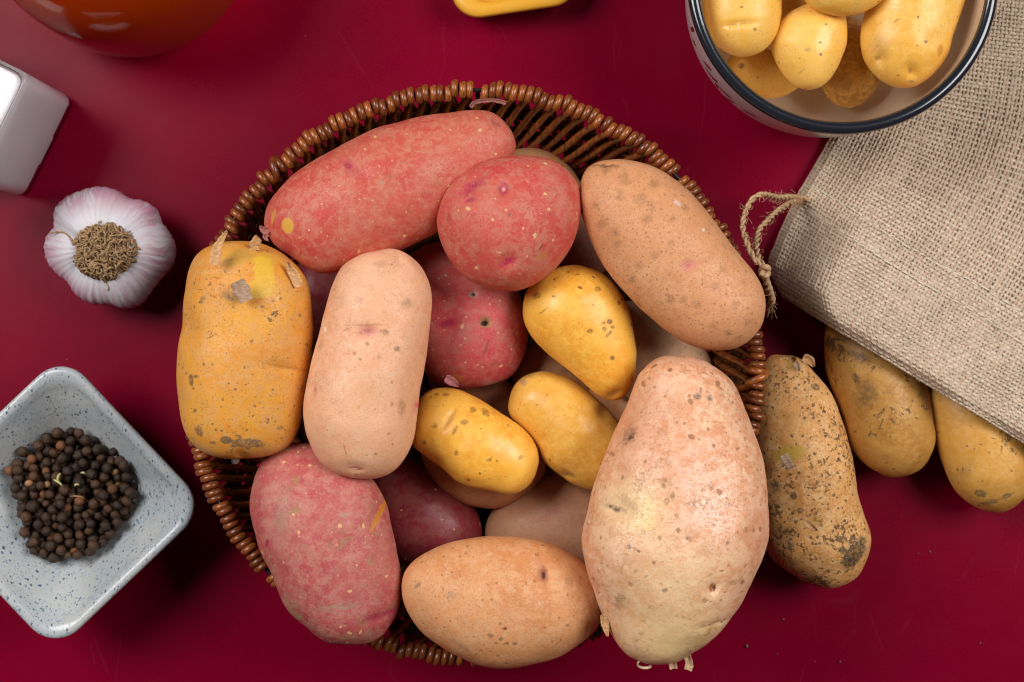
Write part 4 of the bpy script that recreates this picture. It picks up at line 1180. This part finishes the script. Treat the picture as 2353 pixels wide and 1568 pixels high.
# ------------------------------------------------------------------ square speckled dish with peppercorns
DZ = 4.0
dc = W(132, 1156, DZ)
def m_dish():
    n = NT("speckled_stoneware")
    base = n.mix(n.ss(n.noise(.5, 3), .35, .65), (.42, .45, .47), (.49, .50, .49))
    mp = n.node('ShaderNodeMapping'); mp.inputs['Rotation'].default_value = (0, 0, .6); mp.inputs['Scale'].default_value = (1, .62, 1)
    n.put(mp.inputs[0], n.warp(.10, 6))
    c = base
    for sc, sz, fr, col, am in [(6.5, .30, .70, (.05, .09, .16), .9), (10, .32, .6, (.14, .22, .34), .75), (3.6, .20, .30, (.03, .05, .09), .9), (15, .34, .55, (.10, .15, .24), .7)]:
        d = n.vor(sc, 'F1', vec=mp.outputs[0])
        sep = n.node('ShaderNodeSeparateColor'); n.put(sep.inputs[0], n._v.outputs['Color'])
        k = n.math('MULTIPLY', n.ss(n.math('SUBTRACT', n.math('MULTIPLY', n.math('ADD', sep.outputs[1], .3), sz), d), -.04, .08), n.ss(sep.outputs[0], 1-fr, 1-fr+.03))
        k = n.math('MULTIPLY', k, n.ss(n.noise(.8, 2, off=sc), .36, .5))
        c = n.mix(n.math('MULTIPLY', k, am), c, col)
    n.bs(Base_Color=c, Roughness=.3, Coat_Weight=.25, Coat_Roughness=.2)
    n.bs(Normal=n.bump(n.noise(1.2, 3), .25, .08))
    return n.m
HS, CR = 4.55, 1.4
def rsq(t, hs, cr):
    """radius of a rounded square (half side hs, corner radius cr) at angle t"""
    t = (np.asarray(t) + math.pi/4) % (math.pi/2) - math.pi/4
    t = np.abs(t)
    r_side = hs/np.cos(t)
    cx = hs-cr
    b = cx*(np.cos(t)+np.sin(t))
    r_c = b + np.sqrt(np.maximum(0, b*b - 2*cx*cx + cr*cr))
    lim = math.atan2(cx, hs)
    return np.where(t < lim, r_side, r_c)
def sq_loft(rows, seg=144, rot=0.0, cx=0, cy=0):
    t = np.arange(seg)*2*math.pi/seg
    V = []; F = []
    for hs, cr, z in rows:
        r = rsq(t, hs, min(cr, hs*.98))
        V.append(np.stack([cx+r*np.cos(t+rot), cy+r*np.sin(t+rot), np.full(seg, z)], 1))
    for i in range(len(rows)-1):
        for k in range(seg):
            l = (k+1) % seg
            F.append((i*seg+k, i*seg+l, (i+1)*seg+l, (i+1)*seg+k))
    return np.concatenate(V), F
rot_d = R(-46.5)
def inner_prof(f):      # f: 1 at the rim, 0 at the centre -> z
    return .75 + (DZ-.12-.75)*((.25*sstep(np.array(f), .25, 1.08) + .75*np.clip((np.array(f)-.22)/.76, 0, 1)**1.35))
rows = [(2.6, 1.0, 0.0), (2.75, 1.05, .12), (3.0, 1.1, .7), (3.55, 1.25, 1.7), (4.18, 1.35, 2.9), (4.44, 1.4, 3.6), (4.5, 1.4, 3.85), (4.46, 1.4, 3.97), (4.34, 1.37, 4.02), (4.2, 1.34, 3.98)]
for f in np.linspace(.97, 0.03, 26):
    hs = 4.2*f
    cr = hs*(.34 + .64*(1-f))
    rows.append((hs, cr, float(inner_prof(f)) if f < .965 else 3.92))
V, F = sq_loft(rows, 160, rot_d, dc[0], dc[1])
F.append(tuple(range(160))[::-1]); F.append(tuple((len(rows)-1)*160+k for k in range(160)))
dish = obj("dish", V, F, m_dish(), org=(dc[0], dc[1], 0))
setp(dish, "square white stoneware dish with blue speckles, holding black peppercorns", "dish")
def dish_z(x, y):
    dx, dy = x-dc[0], y-dc[1]
    r = math.hypot(dx, dy); t = math.atan2(dy, dx)-rot_d
    fs = np.linspace(.03, 1, 30)
    rad = [float(rsq(np.array(t), 4.2*f, 4.2*f*min(.98, .34+.64*(1-f)))) for f in fs]
    f = np.interp(r, rad, fs)
    return float(inner_prof(f))
# peppercorns
def corn_mesh(seed, r, kind):
    bpy_me = bpy.data.meshes.new("peppercorn")
    import bmesh
    bm = bmesh.new()
    bmesh.ops.create_icosphere(bm, subdivisions=3, radius=r*CM)
    for v in bm.verts:
        p = v.co.normalized()
        rg = 1-abs(mnoise.noise(p*2.6+Vector((seed*9, 0, 0))))*2
        rg2 = 1-abs(mnoise.noise(p*5.1+Vector((0, seed*5, 0))))*2
        k = 1 + (.17*(rg-.5) + .11*(rg2-.5))*(1.0 if kind else .3)
        v.co = v.co*k
    bm.to_mesh(bpy_me); bm.free()
    bpy_me.polygons.foreach_set("use_smooth", [True]*len(bpy_me.polygons))
    return bpy_me
def m_pepper():
    n = NT("peppercorn_skin")
    oi = n.node('ShaderNodeObjectInfo'); r = oi.outputs['Random']
    c = n.mix(n.ss(r, .25, .9), (.020, .010, .006), (.075, .032, .014))
    c = n.mix(n.ss(r, .93, .97), c, (.20, .075, .028))
    k = n.noise(9, 4, .7)
    c = n.mix(n.math('MULTIPLY', n.ss(k, .50, .66), .7), c, (.17, .078, .032))
    n.bs(Base_Color=c, Roughness=.5, Specular_IOR_Level=.4)
    n.bs(Normal=n.bump(n.noise(12, 4, .7), .6, .04))
    return n.m
M_pep = m_pepper()
variants = []
for i in range(10):
    me = corn_mesh(i+1, 1.0, i % 4 != 3); me.materials.append(M_pep); variants.append(me)
pc = W(180, 1127, 1.2)
placed = []
r_ = random.Random(11)
def rest_z(x, y, r):
    z = dish_z(x, y)+r*1.05
    for (px, py, pz, pr) in placed:
        d2 = (px-x)**2+(py-y)**2; s = (pr+r)*.97
        if d2 < s*s: z = max(z, pz+math.sqrt(s*s-d2))
    return z
for i in range(150+290):
    if i == 150: hidden_layer = list(placed)
    r = r_.choice([.20, .22, .235, .24, .25, .26]) * r_.uniform(.84, 1.0)
    best = None
    for _ in range(26):
        a = r_.uniform(0, 6.283); q = math.sqrt(r_.random())*(1+.07*math.sin(3*a+1)+.04*math.sin(5*a))
        x = pc[0]+2.62*q*math.cos(a); y = pc[1]+2.74*q*math.sin(a)
        z = rest_z(x, y, r)
        cost = z + .10*q
        if best is None or cost < best[0]: best = (cost, x, y, z)
    placed.append((best[1], best[2], best[3], r))
# the lowest layer, almost covered, is one joined mass
mb = MB()
me_ = variants[0]
vv_ = np.array([tuple(v.co) for v in me_.vertices])/CM; ff_ = [tuple(p.vertices) for p in me_.polygons]
for (x, y, z, r) in hidden_layer:
    mb.add(vv_*r + np.array([x, y, z]), ff_)
V, F = mb.get()
o = obj("peppercorn_layer", V, F, M_pep, org=(pc[0], pc[1], 0.6))
setp(o, "dark mass of peppercorns underneath the heap in the speckled square dish", "peppercorns", kind="stuff")
for i, (x, y, z, r) in enumerate(placed[150:]):
    o = link("peppercorn", variants[i % 10], None, None, (x, y, z))
    o.scale = (r, r, r*r_.uniform(.88, 1)); o.rotation_euler = (r_.uniform(0, 6), r_.uniform(0, 6), r_.uniform(0, 6))
    setp(o, "wrinkled dark brown peppercorn in the heap inside the speckled square dish", "peppercorn", "black peppercorns heaped in the speckled dish")
def top_z(x, y):
    return max([dish_z(x, y)]+[pz+math.sqrt(max(0, pr*pr-((px-x)**2+(py-y)**2))) for px, py, pz, pr in placed if (px-x)**2+(py-y)**2 < pr*pr])
M_seed = simple("pale_green_seed", (.52, .50, .20), .5)
M_husk = simple("brown_seed", (.34, .17, .07), .5)
for (dx, dy, ln, ang, wd, mt, lab) in [
        (157,1092,22,75,.10,M_seed,"upright pale green seed husk near the middle of the pepper heap"),
        (153,1104,26,-35,.09,M_seed,"slanting cream seed husk just left below the upright pale green one"),
        (202,1086,14,-15,.08,M_seed,"small green seed husk right of the heap's middle"),
        (196,1110,12,15,.08,M_seed,"short yellow-green husk below the middle of the pepper heap"),
        (185,1028,11,50,.08,M_seed,"green husk fragment near the top of the pepper heap"),
        (194,1138,34,-8,.07,M_husk,"thin curved brown stalk lying across the lower middle of the heap")]:
    p = W(dx, dy, 2.0)
    s = ln*.0185/2
    pts = []
    for t in np.linspace(-1, 1, 9):
        x = p[0]+s*t*math.cos(R(ang)); y = p[1]+s*t*math.sin(R(ang))
        pts.append([x-.06*(1-t*t)*math.sin(R(ang)), y+.06*(1-t*t)*math.cos(R(ang)), 0])
    zt = max(top_z(q[0], q[1]) for q in pts)+.03
    for k, q in enumerate(pts): q[2] = zt+.04*math.sin(k/8*math.pi)
    V, F = tube(pts, [wd*max(.25, math.sqrt(max(0, 1-t*t))) for t in np.linspace(-1, 1, 9)], 7, flat=.6)
    o = obj("seed_husk", V, F, mt, org=(p[0], p[1], zt))
    setp(o, lab, "seed husk")
for (dx, dy, lab) in [(82,1106,"orange-brown oval seed at the left of the pepper heap"), (120,1110,"tan oval seed left of the heap's middle"), (272,1082,"smooth light brown oval seed near the right of the pepper heap")]:
    p = W(dx, dy, 2.0)
    z = top_z(p[0], p[1])+.10
    V, F = tube([(p[0]+t*.17, p[1]+t*.05, z) for t in np.linspace(-1, 1, 9)], [.15*math.sqrt(max(.03, 1-t*t)) for t in np.linspace(-1, 1, 9)], 10)
    o = obj("oval_seed", V, F, M_husk, org=(p[0], p[1], z-.1)); setp(o, lab, "seed")

# ------------------------------------------------------------------ glass salt jar
ja = np.array(W(179, 232, 0)[:2]); jb = np.array(W(66, 461, 0)[:2])
e = (jb-ja); side = np.linalg.norm(e); e /= side
nrm = np.array([e[1], -e[0]])
if nrm[0] > 0: nrm = -nrm
jc = (ja+jb)/2 + nrm*side/2
jrot = math.atan2(e[1], e[0])
jar = empty("salt_jar", (jc[0], jc[1], 0), "square clear glass jar full of white salt, cut off by the photo's left edge", "jar")
n = NT("clear_glass"); n.bs(Base_Color=(.99, .97, .99), Roughness=.03, Transmission_Weight=1.0, IOR=1.47); M_glass = n.m
hs = side/2
rows = [(hs*.5, .3, .0), (hs-.35, .35, .0), (hs-.08, .42, .08), (hs, .45, .35), (hs, .45, 6.6), (hs-.03, .45, 6.78), (hs-.12, .42, 6.85), (hs-.22, .4, 6.78), (hs-.26, .4, 6.6), (hs-.26, .4, .6), (hs-.4, .3, .42), (hs*.5, .2, .42)]
V, F = sq_loft(rows, 96, jrot, jc[0], jc[1])
F.append(tuple(range(96))[::-1]); F.append(tuple((len(rows)-1)*96+k for k in range(96)))
obj("glass_wall", V, F, M_glass, jar)
def m_salt():
    n = NT("white_salt")
    f = n.noise(18, 3, .7)
    n.bs(Base_Color=n.mix(n.ss(f, .4, .6), (.96, .93, .96), (.88, .85, .89)), Roughness=.6)
    n.bs(Normal=n.bump(f, .8, .04))
    return n.m
h2 = hs-.24
rows = [(h2-.2, .3, .46), (h2, .38, .62), (h2, .38, 6.55), (h2-.06, .36, 6.62), (h2*.7, .3, 6.7), (h2*.35, .2, 6.8), (h2*.05, .01, 6.82)]
rows = rows[:2] + [(h2, .38, z_) for z_ in np.linspace(.9, 6.2, 22)] + rows[2:]
V, F = sq_loft(rows, 96, jrot, jc[0], jc[1])
for q in V:      # the salt touches the glass unevenly
    d_ = np.array([q[0]-jc[0], q[1]-jc[1]]); l_ = np.linalg.norm(d_)
    k_ = fbm((q[0], q[1], q[2]*.6), .75, 3)
    q[:2] += d_/(l_+1e-6)*.03*k_ - d_/(l_+1e-6)*.22*max(0, .9-q[2])*(k_ > .05)
    if q[2] > 6.5: q[2] += .06*k_
F.append(tuple(range(96))[::-1]); F.append(tuple((len(rows)-1)*96+k for k in range(96)))
obj("salt", V, F, m_salt(), jar)

# ------------------------------------------------------------------ round bottle of orange oil
oc = W(268, -176, 4.6)
oil = empty("oil_bottle", (oc[0], oc[1], 0), "round glass bottle of orange-red oil, cut off by the top left of the photo", "bottle")
OR_ = 291*(CAM_H-4.6)/FPX
pro = catmull([(3.4, .0), (4.3, .25), (5.1, 1.6), (OR_, 4.4), (5.1, 7.2), (3.9, 9.2), (2.2, 10.8), (1.5, 12.2), (1.4, 14.5), (1.7, 15.0)], 7)
pri = [(max(r_-.22, .02), z) for r_, z in pro][::-1]
pri = [(a, b) for a, b in pri if b > .3]
FILL = 9.25
up_o = [tuple(p) for p in pro if p[1] > FILL]; up_i = [p for p in pri if p[1] > FILL]
V, F = lathe(up_o + up_i, 120, cx=oc[0], cy=oc[1])
m_ = len(up_o+up_i)
F += [((m_-1)*120+k, (m_-1)*120+(k+1) % 120, (k+1) % 120, k) for k in range(120)]
obj("glass_neck", V, F, M_glass, oil)
n = NT("orange_oil")
n.bs(Base_Color=(1.0, .095, .003), Roughness=.02, Transmission_Weight=.68, IOR=1.47, Subsurface_Weight=1.0, Subsurface_Scale=.03)
n.b.inputs['Subsurface Radius'].default_value = (1.0, .30, .05)
va = n.node('ShaderNodeVolumeAbsorption'); va.inputs['Color'].default_value = (1.0, .35, .05, 1); va.inputs['Density'].default_value = 8.0
n.t.links.new(va.outputs[0], n.out.inputs[1])
lq = [tuple(p) for p in pro if p[1] < FILL]
V, F = lathe(lq, 120, cx=oc[0], cy=oc[1])
F.append(tuple(range(120))[::-1]); F.append(tuple((len(lq)-1)*120+k for k in range(120)))
obj("oil", V, F, n.m, oil)

# ------------------------------------------------------------------ mustard-yellow dish at the top
yc = W(1170, -120, 1.8)
def m_mus():
    n = NT("mustard_glaze")
    n.bs(Base_Color=n.mix(n.noise(.8, 3), (.80, .36, .025), (.82, .42, .05)), Roughness=.3, Coat_Weight=.3, Coat_Roughness=.15)
    return n.m
rows = [(2.0, .9, 0), (2.2, 1.0, .06), (2.58, 1.15, .6), (2.76, 1.2, 1.3), (2.80, 1.2, 1.62), (2.72, 1.15, 1.78), (2.4, 1.05, 1.82), (2.2, 1.0, 1.70), (2.1, .95, 1.2), (2.05, .9, .6), (1.5, .6, .45), (.05, .01, .43)]
V, F = sq_loft(rows, 120, R(8.5), yc[0], yc[1])
F.append(tuple(range(120))[::-1]); F.append(tuple((len(rows)-1)*120+k for k in range(120)))
o = obj("dish", V, F, m_mus(), org=(yc[0], yc[1], 0))
setp(o, "glossy mustard-yellow dish with a rounded corner, cut off by the top edge", "dish")

# ------------------------------------------------------------------ soil crumbs on the table
for i, (dx, dy, r) in enumerate([(1716,1485,.075),(1800,1424,.05),(1930,1521,.055),(2137,1268,.045),(2110,1272,.03),(1786,1503,.03),(2253,1478,.04)]):
    p = W(dx, dy, r)
    bm_v = []; nn = 7
    rr_ = random.Random(i)
    V = []; F = []
    for a in range(4):
        for k in range(nn):
            b = math.pi*(a+.5)/4; t = 2*math.pi*k/nn; q = r*rr_.uniform(.75, 1.2)
            V.append((p[0]+q*math.sin(b)*math.cos(t), p[1]+q*math.sin(b)*math.sin(t), r+q*math.cos(b)*.8))
    for a in range(3):
        for k in range(nn):
            F.append((a*nn+k, (a+1)*nn+k, (a+1)*nn+(k+1) % nn, a*nn+(k+1) % nn))
    F.append(tuple(range(nn))); F.append(tuple(3*nn+k for k in range(nn))[::-1])
    o = obj("soil_crumb", V, F, M_soil, org=(p[0], p[1], 0))
    setp(o, "tiny brown crumb of soil on the red table, lower right", "crumb", "soil crumbs scattered on the table")
